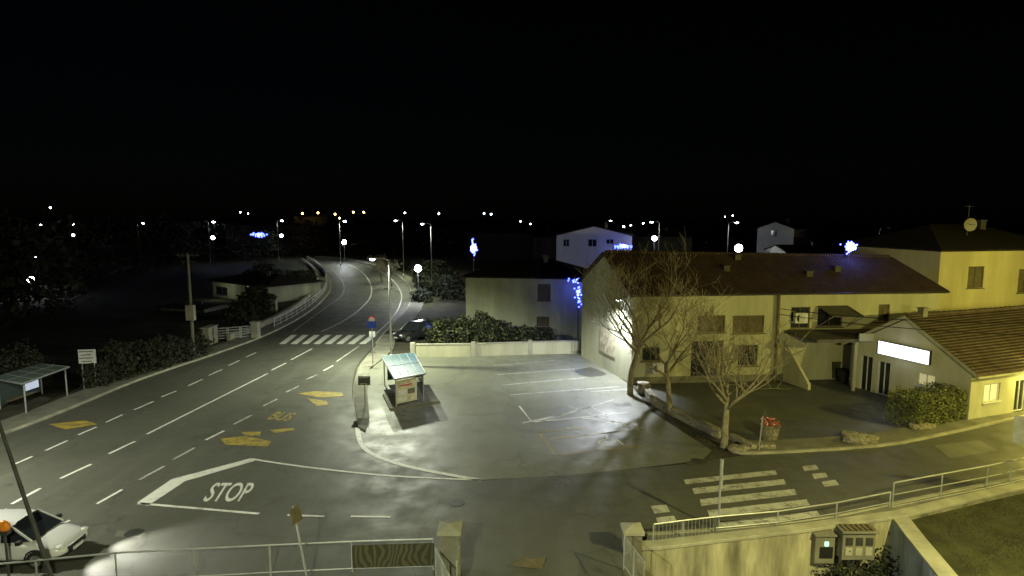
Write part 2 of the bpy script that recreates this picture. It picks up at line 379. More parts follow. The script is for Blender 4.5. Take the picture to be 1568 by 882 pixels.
for q in ([(1047,735),(1187,720),(1190,727),(1050,742)],[(1060,748),(1200,734),(1204,742),(1063,757)],[(1071,765),(1216,749),(1220,758),(1074,775)],[(1083,782),(1235,765),(1240,774),(1087,793)],[(1098,801),(1250,782),(1256,790),(1102,810)],
  [(1228,714),(1249,712),(1254,719),(1232,722)],[(1243,726),(1264,724),(1268,731),(1247,734)],[(1258,738),(1279,735),(1285,743),(1262,746)],[(996,775),(1020,773),(1026,784),(1002,787)],[(1004,793),(1032,790),(1037,800),(1008,804)]):
    b.poly([(p.x,p.y,Z) for p in gp(q)],1)
for l in ([(795,622),(815,647),(960,632)],[(780,605),(948,592)],[(770,590),(900,578)],[(800,648),(870,633)],[(830,646),(940,612)],[(815,647),(905,623),(965,655)],[(870,622),(980,660)],[(762,574),(880,565)],[(755,560),(850,552)],[(868,655),(900,668),(985,655)],[(890,640),(975,650)],[(905,600),(965,596)]):
    ln(l,.09,0 if random.random()<.4 else 1)
for l in ([(825,662),(850,697),(985,683)],[(825,662),(900,655)],[(843,672),(960,660)]): ln(l,.11,2)
for q in ([(455,603),(480,599),(524,601),(526,607),(490,609)],[(470,610),(500,614),(503,620),(485,622)],[(337,672),(375,668),(416,676),(410,684),(345,681)],[(370,662),(400,661),(398,668),(375,667)],[(413,659),(448,655),(452,659),(420,664)],[(75,650),(130,644),(150,650),(100,658)]):
    b.poly([(p.x,p.y,Z) for p in gp(q)],2)
def txt(s,bl,br,tl,mi,off=.012):
    cu=bpy.data.curves.new('t','FONT'); cu.body=s; cu.offset=off; o=bpy.data.objects.new('t',cu); scene.collection.objects.link(o)
    dg=bpy.context.evaluated_depsgraph_get(); me=o.evaluated_get(dg).to_mesh()
    vs=[v.co.copy() for v in me.vertices]; fs=[tuple(p.vertices) for p in me.polygons]
    o.evaluated_get(dg).to_mesh_clear(); bpy.data.objects.remove(o)
    x0=min(v.x for v in vs);x1=max(v.x for v in vs);y0=min(v.y for v in vs);y1=max(v.y for v in vs)
    return [bl+(br-bl)*((v.x-x0)/(x1-x0))+(tl-bl)*((v.y-y0)/(y1-y0)) for v in vs],fs
for s,bl,br,tl,mi in(('STOP',(309,768),(376,768),(329,739),0),('BUS',(408,642),(440,645),(425,630),2)):
    vs,fs=txt(s,g(*bl,Z),g(*br,Z),g(*tl,Z),mi); b.add(vs,fs,mi)
c=g(930,678); ring=[c+Vector((.45*math.cos(t),.45*math.sin(t),0)) for t in [i*math.pi/8 for i in range(13)]]
b.band(ring,-.07,.07,0,Z,0,flat=True); b.band([c+Vector((.1,1.1,0)),c+Vector((.1,.4,0)),c+Vector((.6,.35,0)),c+Vector((.8,-.3,0))],-.07,.07,0,Z,0,flat=True)
b.done('road_markings',[WHITEP,WHITEW,YELP])
b=B()
for u,v in((205,816),(1068,706),(700,770)):
    c=g(u,v); b.tube([c,c+Vector((0,0,.012))],.33,20,0)
b.done('manhole_cover',[STEELD])
# fallen leaves drifting near trees and kerbs
b=B()
for _ in range(700):
    k=random.random()
    u,v=((random.gauss(1060,70),random.gauss(672,22)) if k<.5 else (random.gauss(1250,120),random.gauss(668,12)) if k<.8 else (random.gauss(900,70),random.gauss(720,14)))
    p=g(u,v,.03+random.random()*.02); a=random.uniform(0,6.28); s_=random.uniform(.03,.07); d=Vector((math.cos(a),math.sin(a),random.uniform(-.2,.2)))*s_; q=Vector((-d.y,d.x,0))*.5
    if p.y>g(0,600).y: continue
    p.z=.14 if v>690 and u>1120 else p.z
    b.add([p-d,p-q,p+d,p+q],[(0,1,2,3)],random.choice((0,1)))
b.done('fallen_leaves',[WOOD,BARK])
# ------------------------------------------------------------ long building
def roof(b,pts,t=.14,mi=0): b.slab(pts,t,mi)
N0=g(966,588); FAR=g(890,545); ze=ht(N0.y,449)
yR=yat(ze,444); R0=Vector((xa(1440,yR,ze),yR,0)); off=FAR-N0; BR=R0+off
rm=(N0+FAR)/2; zr=ht(rm.y,389); rR=R0+off/2; zrR=ht(rR.y,396)
G=group('long_rendered_house',N0)
b=B()
hs=[hole(N0,R0,1068,483,1110,509,3),hole(N0,R0,1122,483,1170,510,3),hole(N0,R0,1058,522,1107,578,4),hole(N0,R0,983,532,1010,553,2),
    hole(N0,R0,1130,528,1160,560,2),hole(N0,R0,1211,470,1240,503,2),hole(N0,R0,1252,472,1290,500,4),hole(N0,R0,1345,466,1362,492,3)]
wall(b,N0,R0,0,ze,hs,0,1,2)
wall(b,FAR,N0,0,ze,[],5); wall(b,R0,BR,0,ze,[],0); wall(b,BR,FAR,0,ze,[],0)
for a,c,m,z_ in((FAR,N0,rm,zr),(BR,R0,rR,zrR)):
    b.poly([(a.x,a.y,ze),(c.x,c.y,ze),(m.x,m.y,z_)],5)
b.done('walls',[CREAM,WOOD,GLASS,WOOD,BLACK,CREAMB],G)
b=B(); o_=off.normalized(); e_=(R0-N0).normalized(); sl=(zr-ze)/(off.length/2); slR=(zrR-ze)/(off.length/2)
def P3(p,z): return Vector((p.x,p.y,z))
ov=.45
roof(b,[P3(N0-o_*ov-e_*.3,ze+.16-ov*sl),P3(R0-o_*ov+e_*.3,ze+.16-ov*slR),P3(rR+e_*.3,zrR+.16),P3(rm-e_*.3,zr+.16)])
roof(b,[P3(BR+o_*ov+e_*.3,ze+.16-ov*slR),P3(FAR+o_*ov-e_*.3,ze+.16-ov*sl),P3(rm-e_*.3,zr+.155),P3(rR+e_*.3,zrR+.155)])
n=60
for i in range(n):
    t=(i+.5)/n; p=rm.lerp(rR,t); z_=zr+(zrR-zr)*t; b.tube([P3(p-e_*.26,z_+.17),P3(p+e_*.26,z_+.19)],[.12,.14],8)
b.done('roof',[TILE],G)
b=B()
b.tube([P3(N0-o_*(ov+.06)-e_*.2,ze-.12),P3(R0-o_*(ov+.06),ze-.12)],.07,8)
b.done('gutter',[STEELD],G)
b=B()
for t,q in((.36,.55),(.44,.88),(.62,.4),(.74,.55)):
    p=N0.lerp(R0,t)+off*.5*q; z=ze+(zr+(zrR-zr)*t-ze)*q
    b.box((p.x,p.y,z+.2),(.45,.45,.4)); b.box((p.x,p.y,z+.43),(.6,.6,.06))
b.done('chimneys',[ROUGHR],G)
b=B(); sx,_=wpt2(N0,R0,1187,500); p=N0+e_*sx-o_*.25; b.tube([P3(p,0),P3(p,ze-.15)],.11,8); b.done('downpipe',[WOOD],G)
b=B()
b.box(P3(N0.lerp(R0,.25)-o_*.012,.25),((R0-N0).length*.49,.03,.5),math.atan2(e_.y,e_.x)); b.done('plinth',[CONCD],G)
def ac(u,v,name='air_conditioner'):
    s_,z=wpt2(N0,R0,u,v); p=N0+e_*s_-o_*.25; a=math.atan2(e_.y,e_.x)
    gg=group(name,P3(p,z)); q=B(); q.box(P3(p,z),(.95,.35,.75),a,0); q.done('casing',[WPAINT],gg,bevel=.03)
    q=B(); c=P3(p,z)-o_*.19+e_*-.12
    for r in(.3,.22,.13,.05): 
        q.tube([c+(e_*math.cos(t)+Vector((0,0,1))*math.sin(t))*r for t in [k*math.pi/8 for k in range(17)]],.012,4)
    q.tube([c+Vector((0,0,.0))+o_*.03,c+o_*.035],.3,16,1); q.done('fan_grille',[STEEL,BLACK],gg)
ac(1222,486); ac(1006,562)
G=group('awning',P3(N0,0)); b=B()
s0,z0=wpt2(N0,R0,1250,472);s1,_=wpt2(N0,R0,1296,472)
a0=N0+e_*s0-o_*.1;a1=N0+e_*s1-o_*.1
b.slab([P3(a0,z0+.2),P3(a1,z0+.2),P3(a1-o_*1.5,z0-.35),P3(a0-o_*1.5,z0-.35)],.06,0); b.done('canvas',[ROUGHR],G)
b=B(); b.tube([P3(a0-o_*1.5,z0-.4),P3(a0,z0-1.4)],.03,6); b.tube([P3(a1-o_*1.5,z0-.4),P3(a1,z0-1.4)],.03,6); b.done('arms',[STEEL],G)
G=group('entrance_annex',g(1255,575)); b=B()
q0=N0+e_*(wpt2(N0,R0,1200,520)[0])-o_*.02; q1=N0+e_*(wpt2(N0,R0,1330,520)[0])-o_*.02
zc=ht(q0.y-3,520)
b.slab([P3(q0,zc+.1),P3(q1,zc+.1),P3(q1-o_*3.2,zc),P3(q0-o_*3.2,zc)],.22); b.done('canopy',[ROUGHR],G)
b=B()
for p in(q0.lerp(q1,.45)-o_*3,q1-o_*3): b.box(P3(p,zc/2-.12),(.18,.18,zc-.25))
b.box(P3(q0.lerp(q1,.75)-o_*2.2,zc/2-.12),((q1-q0).length*.42,.2,zc-.25))
b.add([P3(q0-o_*.1,0),P3(q0-o_*2.6,0),P3(q0-o_*2.6,.4),P3(q0-o_*.1,zc-.7),P3(q0-o_*.1+e_*.2,0),P3(q0-o_*2.6+e_*.2,0),P3(q0-o_*2.6+e_*.2,.4),P3(q0-o_*.1+e_*.2,zc-.7)],[(0,1,2,3),(7,6,5,4),(2,6,7,3),(1,5,6,2)])
b.done('piers_and_stair_parapet',[CREAM],G)
b=B(); s_=q0.lerp(q1,.62)-o_*3.28; b.box(P3(s_,zc+.12),(2.2,.12,.55)); b.done('fascia_sign',[CREAMB],G,bevel=.02)
def bin_(p,h=1.1,m=None):
    G=group('wheelie_bin',P3(p,0)); b=B()
    b.add([(p.x+sx*w,p.y+sy*w,z) for z,w in((.08,.24),(h-.1,.3)) for sx,sy in((-1,-1),(1,-1),(1,1),(-1,1))],[(0,1,2,3),(4,5,6,7),(0,1,5,4),(1,2,6,5),(2,3,7,6),(3,0,4,7)])
    b.done('body',[m or BLACK],G,bevel=.03)
    b=B(); b.add([(p.x+sx*.33,p.y+sy*.35,z+(.06 if sy>0 else 0)) for z in(h-.1,h-.03) for sx,sy in((-1,-1),(1,-1),(1,1),(-1,1))],[(0,1,2,3),(4,5,6,7),(0,1,5,4),(1,2,6,5),(2,3,7,6),(3,0,4,7)]); b.done('lid',[m or BLACK],G,bevel=.02)
    b=B(); b.tube([(p.x-.25,p.y+.3,.12),(p.x+.25,p.y+.3,.12)],.11,10); b.done('wheels',[RUBBER],G)
for u,v,h in((1232,562,1.2),(1245,568,1.3),(1262,578,1.1),(1277,580,1.35),(1290,586,1.0)): bin_(g(u,v),h,LEAFB if u%2 else BLACK)
# ------------------------------------------------------------ shop building
PL=g(1300,590);PR=g(1482,645); ee=(PR-PL).normalized(); nn=Vector((-ee.y,ee.x,0)); zE=ht(PR.y,566); LEN=18
mid=(PL+PR)/2; zA=ht(mid.y,487)
G=group('shop_building',PL); b=B()
hs=[hole(PL,PR,1317,544,1335,600,2),hole(PL,PR,1343,553,1362,606,2),hole(PL,PR,1404,572,1432,592,4)]
wall(b,PL,PR,0,zE,hs,0,1,2)
q2=PR+nn*LEN;q3=PL+nn*LEN
wall(b,PR,q2,0,zE,[(1.2,2.6,1.0,2.1,4),(4,5,.1,2.1,2),(7,9,1,2.1,4)],0,1,2)
wall(b,q2,q3,0,zE,[]); wall(b,q3,PL,0,zE,[])
b.poly([P3(PL,zE),P3(PR,zE),P3(mid,zA)],0)
b.done('walls',[CREAMB,WPAINT,GLASS,WOOD,E_WIN],G)
b=B(); sl=(zA-zE)/((PR-PL).length/2); ov=.5
roof(b,[P3(PR+ee*ov-nn*.4,zE+.15-ov*sl),P3(q2+ee*ov,zE+.15-ov*sl),P3(mid+nn*LEN,zA+.15),P3(mid-nn*.4,zA+.15)])
roof(b,[P3(q3-ee*ov,zE+.15-ov*sl),P3(PL-ee*ov-nn*.4,zE+.15-ov*sl),P3(mid-nn*.4,zA+.145),P3(mid+nn*LEN,zA+.145)])
for i in range(36):
    p=mid+nn*(LEN*(i+.5)/36-.2); b.tube([P3(p-nn*.24,zA+.16),P3(p+nn*.24,zA+.18)],[.11,.13],8)
b.done('roof',[TILE2],G)
b=B()
b.add([P3(PR+ee*(ov+.01)-nn*.43,zE-.02-ov*sl),P3(PR+ee*(ov+.01)-nn*.43,zE+.2-ov*sl),P3(mid-nn*.43,zA+.2),P3(mid-nn*.43,zA-.02),P3(PL-ee*ov-nn*.43,zE+.2-ov*sl),P3(PL-ee*ov-nn*.43,zE-.02-ov*sl)],[(0,1,2,3),(3,2,4,5)])
b.tube([P3(PR+ee*(ov+.08)-nn*.4,zE-.05-ov*sl),P3(q2+ee*(ov+.08),zE-.05-ov*sl)],.07,8)
b.done('fascia_and_gutter',[CREAM],G)
b=B(); p=mid+nn*1.2; b.box(P3(p,zA+.2),(.4,.4,.7),.3); b.box(P3(p,zA+.58),(.52,.52,.07),.3); b.done('chimney',[CONCD],G)
sa,zt=wpt2(PL,PR,1349,521);sb,zt2=wpt2(PL,PR,1428,541);_,zb=wpt2(PL,PR,1349,541);_,zb2=wpt2(PL,PR,1428,559)
G=group('illuminated_shop_sign',P3(PL+ee*sa,zt)); b=B(); cc=PL+ee*((sa+sb)/2)-nn*.14; hh=((zt-zb)+(zt2-zb2))/2+.1
zc2=(zt+zb2)/2
b.box(P3(cc,zc2),(sb-sa,.2,hh),math.atan2(ee.y,ee.x)); b.done('case',[STEELD],G,bevel=.015)
b=B(); b.box(P3(cc-nn*.105,zc2),(sb-sa-.06,.02,hh-.06),math.atan2(ee.y,ee.x)); b.done('face',[E_SIGN],G)
vs,fs=txt('market',P3(cc-nn*.125+ee*-.9,zc2-.15),P3(cc-nn*.125+ee*.9,zc2-.15),P3(cc-nn*.125+ee*-.9,zc2+.12),0)
b=B(); b.add(vs,fs); b.done('lettering',[E_PRINTB],G)
point('sign_glow',P3(cc-nn*.7,zc2),25,(.85,.9,1),.5,G)
# ------------------------------------------------------------ other houses
def house(name,u0,u1,y0,y1,veave,vridge,wm,rm_,holes=(),depth=9,hip=False,gable_front=False,zb=0,gl=GLASS):
    ym=(y0+y1)/2; z1=ht(ym,veave); p0=Vector((xa(u0,y0,z1),y0,0));p1=Vector((xa(u1,y1,z1),y1,0))
    e=(p1-p0).normalized();n=Vector((-e.y,e.x,0)); p2=p1+n*depth;p3=p0+n*depth
    G=group(name,p0); b=B()
    wall(b,p0,p1,zb,z1,[hole(p0,p1,*h) for h in holes],0,1,2)
    wall(b,p1,p2,zb,z1);wall(b,p2,p3,zb,z1);wall(b,p3,p0,zb,z1,[])
    b2=B(); w=(p1-p0).length; o=.45
    if gable_front:
        m0=(p0+p1)/2; m1=m0+n*depth; zr_=ht(m0.y,vridge); sl=(zr_-z1)/(w/2)
        b.poly([P3(p0,z1),P3(p1,z1),P3(m0,zr_)]);b.poly([P3(p2,z1),P3(p3,z1),P3(m1,zr_)])
        b2.slab([P3(p1+e*o-n*.4,z1+.14-o*sl),P3(p2+e*o+n*.4,z1+.14-o*sl),P3(m1+n*.4,zr_+.14),P3(m0-n*.4,zr_+.14)],.14)
        b2.slab([P3(p3-e*o+n*.4,z1+.14-o*sl),P3(p0-e*o-n*.4,z1+.14-o*sl),P3(m0-n*.4,zr_+.135),P3(m1+n*.4,zr_+.135)],.14)
    else:
        k=depth/2; m0=p0+n*k;m1=p1+n*k; zr_=ht(m0.y,vridge); ins=k*.8 if hip else -.3
        a=P3(m0+e*ins,zr_+.14);c=P3(m1-e*ins,zr_+.14); sl=(zr_-z1)/k; zz=z1+.14-o*sl; oe=o if hip else .3
        A=P3(p0-n*o-e*oe,zz);Bq=P3(p1-n*o+e*oe,zz);Cq=P3(p2+n*o+e*oe,zz);D=P3(p3+n*o-e*oe,zz)
        b2.slab([A,Bq,c,a],.14);b2.slab([Cq,D,a,c],.14)
        if hip: b2.slab([Bq,Cq,c],.139);b2.slab([D,A,a],.139)
        else: b.poly([P3(p0,z1),P3(p3,z1),P3(m0,zr_)]);b.poly([P3(p1,z1),P3(p2,z1),P3(m1,zr_)])
    b.done('walls',[wm,WPAINT if wm is WHITER else ROUGHR,gl,WOOD],G); b2.done('roof',[rm_],G)
    b3=B(); q=p0.lerp(p1,.65)+n*depth*.4; b3.box(P3(q,zr_+.0),(.5,.5,1.0)); b3.box(P3(q,zr_+.53),(.65,.65,.07)); b3.done('chimney',[ROUGHR],G)
    return G,p0,p1,z1
def added_wall_light(H_,t,power,col=(.95,1,.75)):
    G,p0,p1,z1=H_; p=p0.lerp(p1,t); e=(p1-p0).normalized(); n=Vector((-e.y,e.x,0)); q=p-n*.5
    b=B(); b.tube([P3(p,z1-.5),P3(q,z1-.45)],.03,5); b.sphere((q.x,q.y,z1-.6),.12,1,8,6); b.done('added_lamp_fitting',[STEELD,WPAINT],G)
    point('added_wall_light',P3(p-n*2.6,z1-.6),power,col,.2,G)  # made-up light standing off the facade, added to brighten the house wall
house('old_rendered_house',713,893,60,58,424,397,GREENR,TILED,[(823,435,843,460,3),(822,485,841,500,3),(745,490,765,520,3)],9,True)
house('white_two_storey_house',852,968,98,96,361,347,WHITER,TILED,[(900,366,914,378),(928,366,940,374),(862,366,872,378)],12,False,True)
house('hillside_house',1160,1216,112,108,350,340,WHITER,TILED,[(1180,352,1190,362)],10,False,True)
house('yellow_house',1441,1640,52,55,381,346,YELR,TILED,[(1482,408,1506,441,3),(1559,412,1582,448,3)],11,True)
added_wall_light(house('low_dwelling',325,408,92,84,434,416,GREENR,TILED,[(330,439,348,452),(375,438,390,450)],9,True),.35,60)
added_wall_light(house('outbuilding',246,312,78,76,472,464,CONCD,TILED,[],5),.6,25)
house('terrace_block',345,440,230,230,345,340,CONCD,TILED,[(360,348,366,354),(380,348,386,354),(405,348,411,354)],10)
house('hillside_house',450,492,260,260,331,325,CONCD,TILED,[(458,333,462,337)],10)
house('hillside_house',820,850,130,130,362,352,ROUGHR,TILED,[],8)
house('hillside_house',716,842,170,170,356,345,ROUGHR,TILED,[(760,358,766,362)],10)
house('hillside_house',965,1060,120,120,362,352,ROUGHR,TILED,[],9)
house('garage',1205,1290,85,85,386,376,CONCD,TILED,[],7)
G=group('satellite_dish',(xa(1480,56,10),56,ht(56,348))); b=B(); x=xa(1480,56,10)
b.tube([(x,56,ht(56,372)),(x,56,ht(56,314))],.05,6); b.tube([(x-.4,56,ht(56,316)),(x+.4,56,ht(56,316))],.03,5)
b.done('mast',[STEELD],G)
b=B(); cc=Vector((x,55.8,ht(56,344)))
vs=[cc];fs=[];
for r,d in((.35,.03),(.6,.15)):
    for k in range(16): vs.append(cc+Vector((r*math.cos(k*math.pi/8),-d,r*math.sin(k*math.pi/8))))
for k in range(16): fs+=[(0,1+k,1+(k+1)%16),(1+k,17+k,17+(k+1)%16,1+(k+1)%16)]
b.add(vs,fs); b.tube([cc,cc+Vector((0,-.7,0))],.03,5); b.done('dish',[CONC],G,smooth=True)
# ------------------------------------------------------------ walls & fences
G=group('concrete_wall',g(635,547)); b=B(); wl=gp([(632,547),(725,546),(812,543),(890,541)]); hw=ht(wl[0].y,527)
b.band(wl,0,.25,0,hw-.08,0); b.band(wl,-.04,.29,hw-.078,hw,1)
b.done('panels',[CREAM,CONC],G,bevel=.01)
b=B()
for p in wl: b.box((p.x,p.y+.12,hw/2+.06),(.4,.42,hw+.12))
b.done('piers',[CONC],G,bevel=.02)
b=B(); p0=g(868,541);
G=group('iron_gate',p0)
for i in range(12): b.tube([(p0.x+i*.13,p0.y-.1,0),(p0.x+i*.13,p0.y-.1,1.3)],.015,5)
for z in(.15,1.2): b.tube([(p0.x,p0.y-.1,z),(p0.x+1.5,p0.y-.1,z)],.02,5)
b.done('bars',[STEELD],G)
def railing(name,pts,h,step=1.5,rails=(1,.55,.12),bars=0,mat=STEEL,r=.03,z0=0):
    G=group(name,P3(pts[0],z0)); b=B()
    for k in rails: b.tube([P3(p,z0+h*k) for p in pts],r if k==1 else r*.7,6)
    for i in range(len(pts)-1):
        L=(pts[i+1]-pts[i]).length; n=max(1,round(L/step))
        for j in range(n+(i==len(pts)-2)): p=pts[i].lerp(pts[i+1],j/n); b.tube([P3(p,z0),P3(p,z0+h)],r,6)
        if bars:
            m=int(L/bars)
            for j in range(m): p=pts[i].lerp(pts[i+1],(j+.5)/m); b.tube([P3(p,z0+h*rails[-1]),P3(p,z0+h)],.009,4)
    b.done('rails_and_posts',[mat],G); return G
railing('street_railing',gp([(-200,935),(180,895),(415,882),(540,876),(664,872)]),1.1,2.4,(1,.12),0)
railing('street_railing',gp([(1000,832),(1045,826),(1095,820)]),.75,1.4,(1,.1),.14)
railing('street_railing',gp([(1095,820),(1190,811),(1280,797),(1362,780)]),.75,2,(1,.4))
railing('street_railing',gp([(1366,780),(1440,765),(1510,751),(1580,735),(1700,708)]),1.15,1.9,(1,.55,.1),.0,STEEL)
railing('bridge_railing',[p+Vector((-.9,.3,0)) for p in LE[50:72]],1.0,2.5,(1,.6,.25),0,WPAINT,.045)
b=B(); b.band(LE[46:84],2.1,2.5,0,.7); b.done('parapet_wall',[CONC])
b=B(); b.band(LE[72:86],.3,.7,0,1.0); b.done('curve_guard_wall',[CONC])
G=group('metal_gate',g(355,520)); b=B()
for u0,u1 in((330,348),(350,368),(370,388)):
    a=g(u0,523-(u0-330)*.09);c=g(u1,523-(u1-330)*.09)
    b.tube([P3(a,.15),P3(a,1.3)],.05,5);b.tube([P3(c,.15),P3(c,1.3)],.05,5)
    for z in(.25,.5,.75,1.0,1.25): b.tube([P3(a,z),P3(c,z)],.06,5)
b.done('panels',[STEEL],G)
for u,v in((326,525),(392,518),(420,478),(318,528)):
    b=B(); p=g(u,v); b.box((p.x,p.y,.8),(.7,.7,1.6)); b.box((p.x,p.y,1.65),(.85,.85,.1)); b.done('gate_pier',[CONC],bevel=.03)
def pillar(u0,u1,vt,vb,nm):
    p=g((u0+u1)/2,vb); w=(u1-u0)/F*p.y*.92; z=ht(p.y,vt); G=group(nm,p)
    b=B(); b.box((p.x,p.y+w/2,z/2-.1),(w*.86,w*.86,z+.1)); b.done('shaft',[CONCD],G,bevel=.03)
    b=B(); b.box((p.x,p.y+w/2,z+.0),(w*1.05,w*1.05,.14)); b.add([(p.x+a*w*.5,p.y+w/2+c*w*.5,z+.07) for a,c in((-1,-1),(1,-1),(1,1),(-1,1))]+[(p.x,p.y+w/2,z+.2)],[(0,1,4),(1,2,4),(2,3,4),(3,0,4)]); b.done('cap',[CONC],G,bevel=.015)
pillar(668,708,818,890,'gate_pillar'); pillar(953,988,818,850,'gate_pillar')
railing('gate_leaf',[g(704,880),g(700,915)],1.2,.8,(1,.12),.09,STEEL,.025)
railing('gate_leaf',[g(955,872),g(985,915)],1.2,.8,(1,.12),.09,STEEL,.025)
railing('gate_leaf',[g(668,892),g(690,940)],1.2,.8,(1,.12),.09,STEEL,.025)
G=group('fence_banner',g(540,884)); a=g(541,879);c=g(664,875); 
m_,nt,bb=nodes('swirl_print'); v=coord(nt); w=N(nt,'ShaderNodeTexWave'); w.inputs['Scale'].default_value=1.6; w.inputs['Distortion'].default_value=14; w.inputs['Detail Scale'].default_value=.7
nt.links.new(v,w.inputs['Vector']); nt.links.new(mixc(nt,ramp(nt,w.outputs['Fac'],.4,.7),(.04,.038,.02),(.085,.08,.045)),bb.inputs['Base Color'])
b=B(); z1,z2=.25,1.05
b.box(((a.x+c.x)/2,(a.y+c.y)/2-.05,(z1+z2)/2),((c-a).length,.03,z2-z1),math.atan2(c.y-a.y,c.x-a.x)); b.done('cloth',[m_],G)
b=B(); b.band(WALLT,0,-.35,-2.3,.12,0); b.done('retaining_wall',[STAIN])
b=B(); b.band(WALLT,.06,-.42,.122,.24,0); b.done('wall_coping',[CONC],bevel=.02)
W2=[g(1374,793),g(1402,830),g(1455,895),g(1500,950)]
b=B(); b.band(W2,-.25,.25,-2.3,.1,0); b.band(W2,-.32,.32,.102,.2,1); b.done('garden_wall',[GREYW,CONC])
b=B(); b.poly([(p.x,p.y,-.05) for p in gp([(1386,796),(1410,830),(1465,895),(1500,950),(2200,950),(1900,690),(1760,702),(1568,748),(1480,768)])]); b.done('garden_lawn',[GRASS])
b=B()
for _ in range(9000):
    u=random.uniform(1400,1640);v=random.uniform(755,890)
    if u<1400+(v-790)*.78+12 or v<790-(u-1375)*.2+6: continue
    if math.sin(u*.05)*math.cos(v*.09)+random.gauss(0,.5)<-.1: continue
    p=g(u,v,-.05); a=random.uniform(0,6.28); h=random.uniform(.03,.11); w=.012
    b.add([p+Vector((w*math.cos(a),w*math.sin(a),0)),p-Vector((w*math.cos(a),w*math.sin(a),0)),p+Vector((random.gauss(0,.03),random.gauss(0,.03),h))],[(0,1,2)],random.choice((0,0,1)))
b.done('grass_blades',[LEAFB,WOOD])
def onwall(u,v,y): z=ht(y,v); return Vector((xa(u,y,z),y,z))
yw=g(1265,806).y-.55
G=group('electric_cabinet',onwall(1262,835,yw)); b=B(); c=onwall(1259,838,yw)
b.box(c,(.75,.4,1.1)); b.box(c+Vector((0,-.02,.58)),(.85,.5,.06)); b.done('box',[CONCD],G,bevel=.02)
b=B(); b.box(c+Vector((.05,-.21,.25)),(.14,.03,.16),0,0); b.box(c+Vector((.05,-.21,-.1)),(.5,.02,.45),0,1); b.done('meter_panel',[E_GREEN,BLACK],G)
G=group('utility_cabinet',onwall(1310,822,yw)); b=B(); c=onwall(1310,832,yw)
b.box(c,(1.25,.45,1.1)); b.box(c+Vector((0,-.03,.59)),(1.4,.6,.09)); b.done('body',[CONCD],G,bevel=.02)
b=B()
for i in range(6): b.box(c+Vector((-.5+i*.2,-.04,.66)),(.12,.5,.05))
b.done('cap_battens',[WOOD],G)
b=B()
for i in range(3):
    b.box(c+Vector((-.38+i*.38,-.24,.2)),(.26,.03,.3),0,0); b.box(c+Vector((-.38+i*.38,-.24,-.2)),(.26,.03,.3),0,1)
b.done('doors',[STEELD,CONC],G)
b=B(); sw=gp([(982,600),(1000,622),(1050,648),(1100,672)]); b.band(sw,0,.45,0,.45); b.done('low_stone_wall',[STONE],bevel=.04)
b=B(); sw=gp([(1115,672),(1150,690),(1188,690)]); b.band(sw,0,.4,0,.3); b.done('low_stone_wall',[STONE],bevel=.04)
def rock(u,v,r,sc,nm='stone_block'):
    p=g(u,v); b=B(); b.sphere((p.x,p.y,r*sc[2]*.7),r,0,14,9,sc); b.v=[(x+.06*math.sin(x*7+z*9),y+.06*math.cos(y*8+x*5),max(-.02,min(r*sc[2]*1.3,z+.04*math.sin(x*11)))) for x,y,z in b.v]; b.done(nm,[STONE],smooth=False)
rock(1318,680,.75,(1.3,.6,.5)); rock(1300,668,.4,(1.2,.8,.5)); rock(985,602,.6,(.8,.6,1)); rock(1410,658,.6,(1.3,.6,.5)); rock(1132,690,.5,(1.2,.7,.4))
G=group('flower_planter',g(1178,672)); p=g(1178,672); b=B(); b.tube([P3(p,0),P3(p,.7),P3(p,.75)],[.42,.5,.56],14); b.done('tub',[STONE],G)
b=B(); leaves(b,(p.x,p.y,.95),(.45,.4,.22),220,.06,(0,0,2,2,1)); b.done('flowers',[RED,E_RED,LEAFA],G)  # some petals glow by emission in their material
# ------------------------------------------------------------ trees
def bare_tree(base,height,spread,seed,rt=.2,lean=(0,0)):
    rnd=random.Random(seed); b=B()
    def br(p,d,L,r,lvl):
        n=5 if lvl<2 else 4; pts=[p];rads=[r]; q=p.copy();dd=d.copy()
        for i in range(n):
            dd=(dd+Vector((rnd.gauss(0,.16),rnd.gauss(0,.16),rnd.gauss(.07,.1)))*(.6 if lvl==0 else 1)).normalized()
            q=q+dd*L/n; pts.append(q.copy()); rads.append(max(.010,r*(1-.75*(i+1)/n) if lvl else r*(1-.35*(i+1)/n)))
        b.tube(pts,rads,(9,7,5,4,3,3)[lvl],0,lvl<2)
        if lvl>=4:return
        k=(6,6,5,4)[lvl]
        for j in range(k):
            t=rnd.uniform(.72,1) if lvl==0 else rnd.uniform(.2,1)
            i=min(n-1,int(t*n)); f=t*n-i; o=pts[i].lerp(pts[i+1],f); rr=rads[i]*(1-f)+rads[i+1]*f
            ang=j*2*math.pi/k+rnd.uniform(-.5,.5)
            side=Vector((math.cos(ang),math.sin(ang),0)); 
            if lvl==0: nd=(side*spread*rnd.uniform(.5,1.15)+Vector((0,0,1))).normalized()
            else:
                s2=Vector((rnd.gauss(0,1),rnd.gauss(0,1),rnd.gauss(.3,.6))).normalized(); nd=(dd*.55+s2*.75+Vector((0,0,.15))).normalized()
            br(o,nd,(height*.54 if lvl==0 else L*.56)*rnd.uniform(.75,1.15),rr*(.62 if lvl==0 else .6),lvl+1)
    br(Vector(base),Vector((lean[0],lean[1],1)).normalized(),height*.42,rt,0)
    b.done('bare_tree',[BARK],smooth=True)
for u,v,vt,sp,sd,rt in((965,604,388,.95,3,.22),(1026,634,445,1.0,11,.18),(1108,686,498,1.1,21,.2)):
    p=g(u,v); bare_tree(p,ht(p.y,vt)*.98,sp,sd,rt,((random.random()-.5)*.1,0))
p=g(600,438); bare_tree(p,4.5,.9,33,.14)
p=g(585,432); bare_tree(p,4,.9,34,.12)
